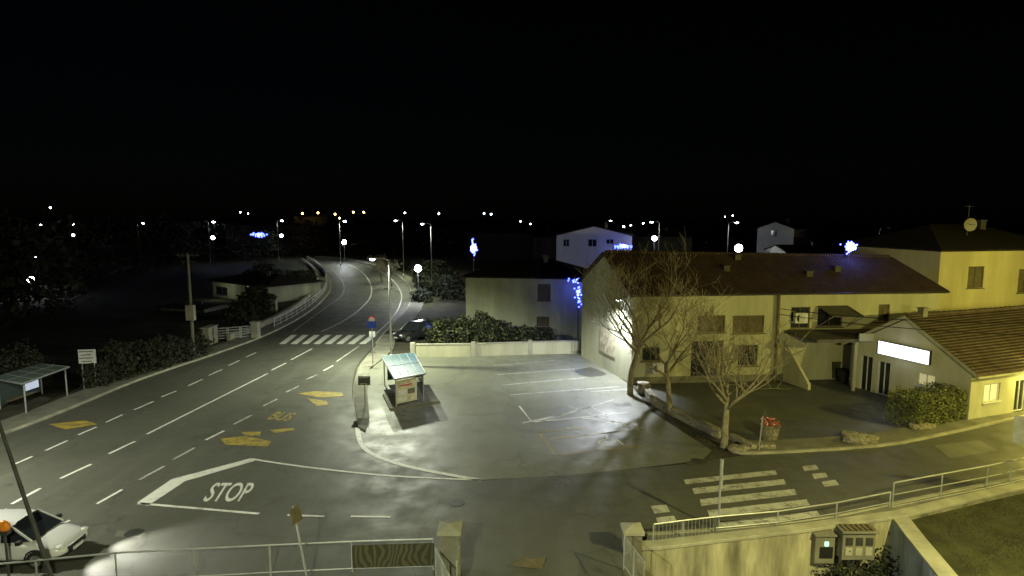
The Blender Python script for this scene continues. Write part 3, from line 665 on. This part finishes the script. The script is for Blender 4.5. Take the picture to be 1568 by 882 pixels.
def bush(name,l,size=.1,mi=(0,1,1),z=0):
    b=B()
    for u,v,rx,ry,rz,n in l: p=g(u,v); leaves(b,(p.x,p.y,rz*.85),(rx,ry,rz),n,size,mi)
    b.done(name,[LEAFA,LEAFB,LEAFC,LEAFD])
b=B()
h0=g(1405,660);h1=g(1530,632)
for _ in range(15000):
    t=random.random(); w=random.uniform(0,1.9); zt=1.75+.12*math.sin(t*17)+.08*math.sin(t*41+w*5); z=random.uniform(0,zt)
    if random.random()<.75:
        k=random.choice((0,1,2,3)); 
        if k<2: w=random.uniform(-.08,.12)
        elif k==2: z=zt+random.uniform(-.15,.1)
        else: t=random.choice((0,1))+random.uniform(-.015,.015)
    p=h0.lerp(h1,t); ed=(h1-h0).normalized(); p=p+Vector((-ed.y,ed.x,0))*w; p.z=z
    a=Vector((random.gauss(0,1),random.gauss(0,1),random.gauss(0,1))).normalized(); q=a.orthogonal().normalized(); s_=random.uniform(.04,.09)
    b.add([p-a*s_,p-q*s_*.5,p+a*s_,p+q*s_*.5],[(0,1,2,3)],random.choice((0,1,2)))
b.done('clipped_hedge',[LEAFA,LEAFB,LEAFC])
bush('garden_shrubs',[(680,528,1.6,1.4,1.3,2200),(712,530,1.6,1.3,1.4,2400),(740,530,1.5,1.3,1.7,2400),(765,528,1.2,1,1.3,1500),(800,528,1.6,1.3,1.0,1700),(830,527,1.3,1,.9,1200),(668,512,1.1,1.1,.9,800)],.13,(0,1,3,3))
bush('roadside_shrubs',[(180,582,1.3,1.2,1.5,1500),(210,572,1.6,1.3,1.3,1500),(240,566,1.7,1.3,1.4,1500),(268,556,1.6,1.3,1.2,1300),(150,592,1.1,1,1.0,900),(36,600,1.6,1.2,1.8,1300),(300,545,1.4,1.2,1.1,900)],.12,(3,3,3,1))
bush('bank_shrubs',[(395,480,2,2,1.8,1500),(440,450,2.5,3,1.2,1600),(405,440,3,3,2.2,1500),(460,432,3,3,1.2,1200),(370,500,1.8,2,1.5,1000),(655,440,2.5,2.5,1.3,1500),(672,452,2,2,1.2,1200),(645,462,1.5,1.5,1.0,900),(650,425,2.6,3,1.2,1400),(610,412,3,3,1.4,1200),(668,420,3,3,1.8,1200),(692,458,2.2,2.2,2.0,1500)],.2,(1,1,3,3))
bush('distant_trees',[(u,v,r,r,r*.9,700) for u,v,r in((520,388,6,),(555,390,5),(500,384,6),(470,386,7),(430,392,7),(390,400,6),(590,385,6),(620,390,6),(690,395,6),(60,480,6),(20,470,7),(100,440,8),(180,420,9),(250,410,8),(320,400,8),(1260,395,6),(1330,396,7),(1400,395,6),(1070,396,6))],.45,(1,3,3))
b=B()
for u,v in((1230,868),(1340,875),(1290,885)):
    p=g(u,v,-1.8)
    for _ in range(900):
        d=Vector((random.gauss(0,.5),random.gauss(0,.35),random.gauss(0,.35))); q=p+d; a=Vector((random.gauss(0,1),random.gauss(0,1),random.gauss(0,1))).normalized();w=a.orthogonal().normalized()
        b.add([q-a*.08,q-w*.04,q+a*.08,q+w*.04],[(0,1,2,3)],1)
b.done('yard_foliage',[LEAFA,LEAFD])
# ------------------------------------------------------------ cars
def car(name,c,ang,paintm,suv=False,lights=False):
    G=group(name,c); R=Matrix.Rotation(ang,3,'Z'); k=1.12 if suv else 1.0
    T=lambda x,y,z: Vector(c)+R@Vector((x,y,z))
    b=B(); xs=[(-2.12,.62,.42,.80),(-2.08,.80,.30,.95),(-1.7,.87,.24,1.0),(-.9,.89,.22,.98),(0,.89,.22,.96),(.8,.89,.22,.95),(1.25,.87,.24,.90),(1.75,.84,.26,.80),(2.05,.74,.30,.68),(2.14,.55,.38,.55)]
    ringn=10; vs=[];fs=[]
    for x,w,zb,zt in xs:
        zb*=k;zt*=k; zm=(zb+zt)/2
        for y,z in((-w*.85,zb),(-w,zb+.1),(-w*1.0,zm),(-w*.97,zt-.12),(-w*.85,zt),(w*.85,zt),(w*.97,zt-.12),(w,zm),(w,zb+.1),(w*.85,zb)): vs.append(T(x,y,z))
    for i in range(len(xs)-1):
        for j in range(ringn): fs.append((i*ringn+j,i*ringn+(j+1)%ringn,(i+1)*ringn+(j+1)%ringn,(i+1)*ringn+j))
    fs.append(tuple(range(ringn)));fs.append(tuple((len(xs)-1)*ringn+j for j in range(ringn)))
    b.add(vs,fs); b.done('body',[paintm],G,smooth=True,subs=1)
    zr_=1.46*k+(.12 if suv else 0); zb=.93*k
    base=[(-1.85,.80),(-.95,.82),(.1,.82),(1.15,.74)]; top=[(-1.35,.60),(-.8,.64),(.0,.64),(.35,.60)]
    b=B(); vs=[]
    for (x,w),(X,W) in zip(base,top): vs+=[T(x,-w,zb),T(x,w,zb),T(X,W,zr_-.03),T(X,-W,zr_-.03)]
    fs=[(0,1,2,3),(12,13,14,15)]
    for i in range(3):
        o=i*4; fs+=[(o,o+4,o+7,o+3),(o+1,o+5,o+6,o+2),(o+3,o+7,o+6,o+2)]
    b.add(vs,fs); b.done('glazing',[GLASS],G)
    b=B(); rp=[]
    for X,W in((-1.42,.52),(-1.30,.64),(-.8,.68),(0,.68),(.3,.62),(.42,.5)): rp.append((X,W))
    vs=[];n=len(rp)
    for X,W in rp: vs+=[T(X,-W,zr_-.04),T(X,-W*.8,zr_+.02),T(X,W*.8,zr_+.02),T(X,W,zr_-.04)]
    fs=[]
    for i in range(n-1):
        for j in range(3): fs.append((i*4+j,i*4+j+1,i*4+5+j,i*4+4+j))
    b.add(vs,fs); b.done('roof',[paintm],G,smooth=True)
    b=B()
    for (x,w),(X,W) in zip(base,top):
        for s_ in(-1,1): b.tube([T(x,s_*w*1.005,zb),T(X,s_*W*1.01,zr_-.03)],.04,5)
    b.done('pillars',[paintm],G)
    for i,(x,s_) in enumerate(((-1.3,-1),(-1.3,1),(1.32,-1),(1.32,1))):
        b=B(); r=.32*k
        b.tube([T(x,s_*.70,r),T(x,s_*.90,r)],r,20,0); b.tube([T(x,s_*.90,r),T(x,s_*.915,r)],r*.62,14,1)
        for q in range(5):
            a=q*2*math.pi/5; b.tube([T(x,s_*.92,r),T(x+r*.6*math.cos(a),s_*.92,r+r*.6*math.sin(a))],.03,4,1)
        b.done('wheel_%d'%(i+1),[RUBBER,RIM],G)
        b=B(); b.tube([T(x+math.cos(t)*(r+.05),s_*.895,r+math.sin(t)*(r+.05)) for t in [math.pi*j/10 for j in range(11)]],.035,5); b.done('wheel_arch_%d'%(i+1),[BLACK],G)
    b=B()
    for s_ in(-1,1): b.sphere(T(1.98,s_*.62,.66*k),.12,0,8,6,(1.1,1.1,.6)); b.box(T(-2.05,s_*.68,.8*k),(.1,.2,.2),ang,1)
    b.box(T(2.1,0,.48*k),(.08,.9,.16),ang,2); b.box(T(2.16,0,.4*k),(.03,.5,.1),ang,3)
    for s_ in(-1,1):
        b.box(T(.85,s_*.95,1.0*k),(.14,.16,.12),ang,2)
        for x in(.05,-.85): b.box(T(x,s_*.896,.62*k),(.012,.012,.5),ang,2)
    b.done('lights_and_trim',[WPAINT,RED,BLACK,WPAINT],G)
    if lights:
        for s_ in(-1,1): spot('headlight_beam',T(2.25,s_*.62,.66),1500,(1,.98,.92),80,.9,T(9,s_*.8-.2,-.1),.08,G)
p=g(86,872); car('white_hatchback',(p.x-2.0,p.y+.85,0),.02,CARW,False,True)
p=g(634,521); car('parked_suv',(p.x,p.y+.5,0),math.radians(222),CARB,True)
# ------------------------------------------------------------ street furniture
def street_lamp(u,y,vt,arm=(-1,0),power=0,col=COOL,head=E_LAMP,hs=.16,base_u=None,size=158,al=1.2):
    z=ht(y,vt); x=xa(u,y,z); A=Vector((arm[0],arm[1],0)); 
    if A.length>0:A.normalize()
    p=Vector((x,y,0))-A*al
    G=group('street_lamp',p); b=B()
    b.tube([P3(p,0),P3(p,1.0)],.11,10); b.tube([P3(p,1.0),P3(p,z-.6),P3(p,z-.1)],[.085,.06,.05],10)
    b.tube([P3(p,z-.12),P3(p+A*.4,z+.08),P3(p+A*al,z+.1)],[.05,.045,.04],8); b.done('post',[STEEL],G,smooth=True)
    b=B(); h=P3(p+A*(al+.15),z+.08); a=math.atan2(A.y,A.x)
    b.box(h,(.75,.28,.12),a); b.done('housing',[STEEL],G,bevel=.03)
    b=B(); b.sphere(h-Vector((0,0,.08)),hs,0,12,8,(1.3,1,.6)); b.done('lens',[head],G)
    if power: spot('lamp_light',h-Vector((0,0,.08+hs*.7)),power,col,size,.6,None,.12,G)
    return G
ym=g(579,560).y
G=street_lamp(573,ym,397,(-1,0.1),15000,COOL,E_LAMP,.17)
q=Vector(G.location); fz=ht(q.y,408); b=B(); b.tube([P3(q,fz),P3(q,fz)+Vector((.35,-.15,0))],.03,6); b.box(P3(q,fz)+Vector((.45,-.2,0)),(.3,.22,.16),.4); b.done('added_floodlight',[STEELD],G)
spot('added_pool_spot',P3(q,fz)+Vector((.6,-.35,-.1)),5500,(.95,1,.82),50,1.0,g(660,698),.1,G)  # lamp added to the mast to throw a bright pool on the parking
def lamp_xyz(x,y,z,arm,power,col,head,size=160,aim=None):
    G=group('street_lamp',(x,y,0)); b=B(); A=Vector((*arm,0)).normalized(); p=Vector((x,y,0))
    b.tube([P3(p,-.0),P3(p,z-.1)],[.1,.055],10); b.tube([P3(p,z-.12),P3(p+A*1.2,z+.1)],.045,8); b.done('post',[STEEL],G)
    b=B(); h=P3(p+A*1.4,z+.06); b.box(h,(.7,.28,.12),math.atan2(A.y,A.x)); b.done('housing',[STEEL],G,bevel=.03)
    b=B(); b.sphere(h-Vector((0,0,.08)),.16,0,10,7,(1.3,1,.5)); b.done('lens',[head],G)
    spot('lamp_light',h-Vector((0,0,.2)),power,col,size,.5,aim,.14,G)
lamp_xyz(-27,22,9.5,(1,0),12000,(.97,1,.78),E_LAMP,170)
lamp_xyz(34,25,9,(-1,.2),10000,SOD,E_SOD,172,(24,34,0))
lamp_xyz(47,41,8,(-1,.1),5500,SOD,E_SOD,174,(44,48,0))  # added lamp out of view, brightens the yellow house
lamp_xyz(-5,2,10.8,(.3,1),13000,(.96,1,.62),E_LAMP,172)
lamp_xyz(14.5,11,9.5,(0,1),12000,(1,.92,.34),E_SOD,168,(17,34,0))  # added lamp out of view, lights facade, trees and retaining wall from the front
street_lamp(648,96,343,(-1,0),8000,COOL,E_LAMP,.2)
street_lamp(607,118,338,(-1,0),8000,COOL,E_LAMP,.22)
street_lamp(527,150,339,(1,0),5000,COOL,E_LAMP,.3)
for u,v,y in((431,338,170),(326,340,160),(218,342,150),(112,344,160),(10,346,150)): street_lamp(u,y,v,(1,0),0 if u<430 else 900,COOL,E_LAMP,.3)
street_lamp(999,105,340,(-1,0),1500,COOL,E_LAMP,.2); street_lamp(1127,100,341,(1,0),1500,COOL,E_LAMP,.22); street_lamp(1361,85,349,(1,0),0,COOL,WPAINT,.15)
street_lamp(934,150,338,(1,0),0,COOL,E_LAMP,.22)
def globe(u,v,y,r,m=E_LAMP,power=0,col=(.85,.92,1),name='globe_lamp'):
    z=max(ht(y,v),1.2); x=xa(u,y,z); G=group(name,(x,y,0)); b=B(); b.tube([(x,y,0),(x,y,z-r)],[.07,.05],7); b.tube([(x,y,z-r-.12),(x,y,z-r*.8)],[.14,.2],9); b.done('post',[STEELD],G)
    b=B(); b.sphere((x,y,z),r,0,12,8); b.done('globe',[m],G,smooth=True)
    if power: point('glow',(x,y-r-.15,z),power,col,r,G)
globe(640,411,84,.48,E_LAMP,2500); globe(527,371,160,.6,E_LAMP,1200); globe(326,364,150,.45); globe(431,361,160,.4); globe(1131,380,88,.55,E_LAMP,1200)
globe(1002,365,95,.4,E_LAMP,500); globe(112,360,150,.3); globe(47,428,90,.45,E_LAMP,300); globe(62,345,200,.35); globe(56,394,120,.2)
house('farm_shed',60,100,96,96,436,430,CONCD,TILED,[],4)
rs=random.Random(5)
for u,v in((620,326),(672,327),(741,327),(752,328),(368,325),(380,327),(797,339),(812,343),(826,346),(77,318),(55,349),(1110,332),(1122,330),(955,347),(966,345),(70,405),(160,376),(985,342)):
    globe(u,v,rs.uniform(220,320),rs.uniform(.2,.36))
for u,v in((463,327),(513,328),(520,334),(541,325),(557,325)): globe(u,v,250,.36,E_WARM,0)
globe(487,326,248,.36,E_WARM,250,(1,.6,.15))
def deco(u,v,y,w,h,core,name='christmas_light_decoration',power=120,n=46,ls=.09):
    z=ht(y,v); x=xa(u,y,z); G=group(name,(x,y,0)); b=B(); b.tube([(x,y+.15,0),(x,y+.15,z+h/2)],.04,6); b.done('post',[STEELD],G)
    b=B(); 
    for i in range(n):
        b.sphere((x+rs.gauss(0,w*.35),y+rs.uniform(-.15,.1),z+rs.gauss(0,h*.35)),ls*y/60,0,6,4)
    b.done('led_string',[E_BLUE],G)
    if core:
        b=B(); pts=[]
        for i in range(10): 
            r=core if i%2==0 else core*.62; a=math.pi/2+i*math.pi/5; pts.append((x+r*math.cos(a),y-.2,z+r*math.sin(a)))
        b.poly(pts); b.poly([(a,y-.14,c) for a,_,c in pts][::-1]); b.done('star',[E_BLUEW],G)
    point('glow',(x,y-.6,z),power,(.12,.16,1),.3,G)
deco(1301,378,rR.y-.9,.55,.5,.33,power=160,n=70,ls=.09); deco(725,380,100,.8,1.5,.55); deco(397,360,150,2.4,1.0,0,n=30); deco(886,430,57,1.2,.35,0,power=80,n=26); deco(886,449,57,.5,1.6,0,power=80,n=24); deco(955,377,92,1.8,.4,.3,power=60); deco(940,463,47.5,.4,.25,0,power=40,n=12)
G=group('wall_floodlight',P3(N0,4)); b=B(); fp=N0+off*.12-e_*.5; fz=ht(fp.y,458); fpt=P3(fp,fz)
b.tube([P3(N0+off*.12,fz+.1),fpt+Vector((0,0,.1))],.04,6); b.box(fpt,(.35,.3,.14),.3); b.done('bracket',[STEELD],G)
b=B(); b.box(fpt-Vector((0,0,.09)),(.28,.24,.03),.3); b.done('lens',[E_LAMP],G)
spot('flood_light',fpt-Vector((.15,0,.14)),6500,(.86,.92,1),150,.5,P3(fp-e_*4.0,0),.12,G)
G=group('wall_mural',P3(FAR.lerp(N0,.55),2)); b=B(); a=FAR.lerp(N0,.42)-e_*.04;c=FAR.lerp(N0,.72)-e_*.04
b.add([P3(a,1.3),P3(c,1.3),P3(c,3.2),P3(a,3.2)],[(0,1,2,3)]); b.done('print',[POSTER],G)
G=group('wall_lamp',P3(PR+nn*5,2)); lp=PR+nn*5.4+ee*.5; b=B(); b.tube([P3(lp-ee*.5,zE-.1),P3(lp,zE+.0)],.03,6); b.done('arm',[STEELD],G)
b=B(); b.sphere((lp.x,lp.y,zE-.12),.2,0); b.done('globe',[E_SOD],G); point('glow',P3(lp+ee*.4,zE-.2),700,SOD,.2,G)
def shelter(name,c4,zr_,roofm,front_i):
    G=group(name,P3(c4[0],0)); b=B(); a,b_,c,d=c4
    ca=(a+b_+c+d)/4
    b.slab([P3(a,zr_+.05),P3(b_,zr_+.05),P3(c,zr_),P3(d,zr_)],.07,0)
    b.done('roof',[roofm],G)
    b=B()
    for i in range(1,4):
        b.tube([P3(a.lerp(b_,i/4),zr_+.06),P3(d.lerp(c,i/4),zr_+.01)],.02,5,0)
        if i==2: b.tube([P3(a.lerp(d,i/4),zr_+.06),P3(b_.lerp(c,i/4),zr_+.05)],.015,5,0)
    for q,w in((a,b_),(b_,c),(c,d),(d,a)): b.tube([P3(q,zr_+.01),P3(w,zr_+.01)],.05,6)
    ins=[q.lerp(ca,.12) for q in c4]
    for q in ins: b.tube([P3(q,0),P3(q,zr_)],.045,8)
    b.done('frame',[STEEL],G); return G,ins
G,ins=shelter('bus_shelter',[g(584,546,2),g(634,541,2),g(652,572,2),g(604,581,2)],2.0,TEAL,0)
b=B(); a,c=ins[1],ins[2]
b.add([P3(a,.3),P3(c,.3),P3(c,1.8),P3(a,1.8)],[(0,1,2,3)]); b.add([P3(ins[0].lerp(ins[1],.1),.3),P3(ins[1],.3),P3(ins[1],1.8),P3(ins[0].lerp(ins[1],.1),1.8)],[(0,1,2,3)]); b.done('glass_panels',[GLASSL],G)
b=B(); c0,c1=ins[3].lerp(ins[2],.02),ins[2].lerp(ins[3],.25); n_=Vector((0,-.06,0))
b.slab([P3(c0,1.75)+n_,P3(c1,1.75)+n_,P3(c1,1.75)-n_,P3(c0,1.75)-n_],1.45,0); b.done('advert_case',[CREAMB],G)
b=B(); L_=(c1-c0)
for i,(x0,x1,z0,z1,m) in enumerate(((.08,.92,1.25,1.65,0),(.08,.5,.8,1.15,3),(.56,.92,.8,1.15,2),(.08,.5,.4,.68,3),(.56,.92,.4,.68,0),(.2,.8,1.38,1.46,1))):
    k=1.15+.1*(i==5)
    b.add([P3(c0+L_*x0,z0)+n_*k,P3(c0+L_*x1,z0)+n_*k,P3(c0+L_*x1,z1)+n_*k,P3(c0+L_*x0,z1)+n_*k],[(0,1,2,3)],m)
b.done('posters',[POSTER,RED,CONCD,WPAINT],G)
b=B(); b.box(P3(ins[1].lerp(ins[2],.5)+Vector((-.45,0,0)),.48),(.4,3.0,.06),math.atan2(*(ins[2]-ins[1]).xy)*-1); b.done('bench',[WOOD],G)
zl=2.0
G,ins=shelter('bus_shelter',[g(-12,580,zl),g(62,558,zl),g(106,562,zl),g(34,588,zl)],zl,TEAL2,0)
b=B(); b.add([P3(ins[0],.25),P3(ins[1],.25),P3(ins[1],1.8),P3(ins[0],1.8)],[(0,1,2,3)]); b.done('glass_panels',[GLASSL],G)
b=B(); a=ins[0].lerp(ins[1],.62)+Vector((.06,-.12,0));c=ins[0].lerp(ins[1],.95)+Vector((.06,-.12,0)); b.add([P3(a,.6),P3(c,.6),P3(c,1.7),P3(a,1.7)],[(0,1,2,3)]); b.done('posters',[E_PRINTB],G)  # poster glow is emission in its material, shared with the shop lettering
b=B(); b.box(P3(ins[0].lerp(ins[1],.5)+Vector((.4,-.35,0)),.48),(2.2,.38,.06),math.atan2((ins[1]-ins[0]).y,(ins[1]-ins[0]).x)); b.done('bench',[WOOD],G)
def signpost(name,u,vb,vt,w_px,h_px,facem,posts=1,round_=False,lean=0,backm=STEEL,lines=0,rz=0,extra=None):
    p=g(u,vb); z=ht(p.y,vt); w=w_px/F*p.y; h=h_px/F*p.y; G=group(name,p); b=B(); top=P3(p,z)+Vector((lean,0,0))
    R=Matrix.Rotation(rz,3,'Z')
    for k in ([0] if posts==1 else [-.35,.35]): o=R@Vector((k*w,0.03,0)); b.tube([P3(p,0)+o,top+o],.035,8)
    b.done('post',[STEEL],G)
    b=B(); c=top-Vector((0,.03,h/2)); 
    if round_:
        b.tube([c-Vector((0,.02,0)),c],w/2,20,0); b.tube([c-Vector((0,.035,0)),c-Vector((0,.021,0))],w/2*.72,20,1)
    else:
        b.box(c,(w,.04,h),rz,0)
        for i in range(lines): 
            b.box(c+R@Vector((-.05*w,-.03,h*(.35-.7*i/max(1,lines-1)))),(w*(.8-.2*(i%2)),.012,h*.05),rz,1)
    b.done('panel',facem,G); return G
signpost('information_board',138,595,535,25,22,[WPAINT,BLACK],2,False,0,lines=4,rz=.15)
signpost('bus_stop_sign',559,625,576,19,14,[ROUGHR,WPAINT],1,lines=2)
G=signpost('traffic_sign',571,562,485,13,11,[RED,WPAINT],1,True)
b=B(); p=g(571,562); z=ht(p.y,497); b.box((p.x,p.y-.06,z),(.75,.03,.55)); b.done('blue_plate',[BLUE],G)
signpost('traffic_sign',571,545,507,9,9,[STEEL,STEEL],1)
b=B(); p=g(1100,812); z=ht(p.y,703); G=group('traffic_sign',p)
b.tube([P3(p,0),P3(p,z)],.04,8); b.done('post',[STEEL],G); b=B(); b.box((p.x+.02,p.y-.06,z-.55),(.16,.05,1.1),.9); b.done('panel_edge_on',[STEEL],G)
signpost('small_post_sign',1162,692,627,8,10,[STEELD,STEELD],1,lean=.15)
signpost('road_sign',1572,742,640,48,45,[STEEL,STEELD],1,rz=-.6)
G=group('leaning_sign_post',g(460,900)); b=B(); p=g(474,905); z=ht(p.y,775); x=xa(449,p.y,z)
b.tube([P3(p,0),(x,p.y,z)],.035,8); b.done('post',[STEEL],G)
b=B(); Rm=Matrix.Rotation(math.radians(-12),3,'Y')@Matrix.Rotation(1.12,3,'Z'); b.box((x+.09,p.y-.05,z-.27),(.42,.035,.5),0,0,Rm); b.done('panel',[WOOD],G,bevel=.01)
G=group('leaning_lamp_post',g(84,900)); b=B(); p=g(86,905); z=ht(p.y,640); x=xa(-4,p.y,z)
b.tube([P3(p,0),(x,p.y,z)],[.07,.05],10); b.done('post',[STEELD],G)
G=group('beacon_light',g(10,860)); p=g(10,900); z=ht(p.y,806); x=xa(6,p.y,z); b=B(); b.tube([(x,p.y,0),(x,p.y,z-.1)],.04,8); b.box((x,p.y,z-.2),(.3,.22,.12)); b.done('post',[STEELD],G,bevel=.02)
b=B(); b.sphere((x,p.y,z),.2,0,14,9,(1,.6,1)); b.done('lens',[ORANGE],G,smooth=True)
def upole(u,vb,vt,box=True):
    p=g(u,vb); z=ht(p.y,vt); G=group('utility_pole',p); b=B(); b.tube([P3(p,0),P3(p,z)],[.16,.1],10); b.done('post',[CONCD],G)
    b=B(); 
    for q in(.2,.7): b.box((p.x,p.y,z-q),(1.8 if q<.5 else 1.2,.08,.08))
    for s_ in(-.8,-.4,.4,.8): b.tube([(p.x+s_,p.y,z-.15),(p.x+s_,p.y,z+.05)],.04,6)
    b.done('crossarms',[ROUGHR],G)
    if box: b=B(); b.box((p.x+.1,p.y-.28,ht(p.y,478)),(.7,.4,1.3)); b.done('junction_box',[CONC],G,bevel=.03)
    return p,z
pp,pz=upole(297,548,388)
def cable(a,c,sag=.8,r=.012,name='overhead_cable'):
    b=B(); a=Vector(a);c=Vector(c); b.tube([a.lerp(c,t/16)-Vector((0,0,sag*4*(t/16)*(1-t/16))) for t in range(17)],r,4); b.done(name,[BLACK])
cable((pp.x-.6,pp.y,pz),(-70,20,pz),1.2); cable((pp.x+.6,pp.y,pz),(-30,140,8),1.5)
p=N0+e_*sx-o_*.25; cable(P3(p,ze-1.6),(34,25,7),.6,.02); cable(P3(p,ze-1.2),(34,25,8),.7,.02)
b=B(); p=g(812,866); b.slab([p+Vector((-.7,-.1,.1)),p+Vector((.4,-.3,.1)),p+Vector((.55,.25,.2)),p+Vector((0,.15,.15)),p+Vector((-.2,.3,.12))],.05); b.done('brown_slab',[WOOD])  # thin brown slab lying near the gate
# ------------------------------------------------------------ world, moon, camera
w=bpy.data.worlds.new('World'); scene.world=w; w.use_nodes=True; nt=w.node_tree; bg=nt.nodes['Background']
sky=nt.nodes.new('ShaderNodeTexSky'); sky.sky_type='NISHITA'; sky.sun_disc=False; sky.sun_elevation=math.radians(35); sky.sun_rotation=math.radians(140)
nt.links.new(sky.outputs[0],bg.inputs[0]); bg.inputs[1].default_value=.00015
sl_=bpy.data.lights.new('moon','SUN'); sl_.energy=.008; sl_.angle=math.radians(.5); sl_.color=(.8,.88,1); so=bpy.data.objects.new('moon',sl_); so.rotation_euler=(math.radians(50),0,math.radians(-30)); scene.collection.objects.link(so)
cam=bpy.data.cameras.new('camera'); cam.sensor_width=36; cam.lens=36*F/1568; cam.clip_end=20000; cam.clip_start=.1
co=bpy.data.objects.new('camera',cam); co.location=(0,0,H); co.rotation_euler=(math.pi/2-TH,0,0); scene.collection.objects.link(co); scene.camera=co
scene.view_settings.view_transform='Standard'; scene.view_settings.look='None'; scene.view_settings.exposure=0
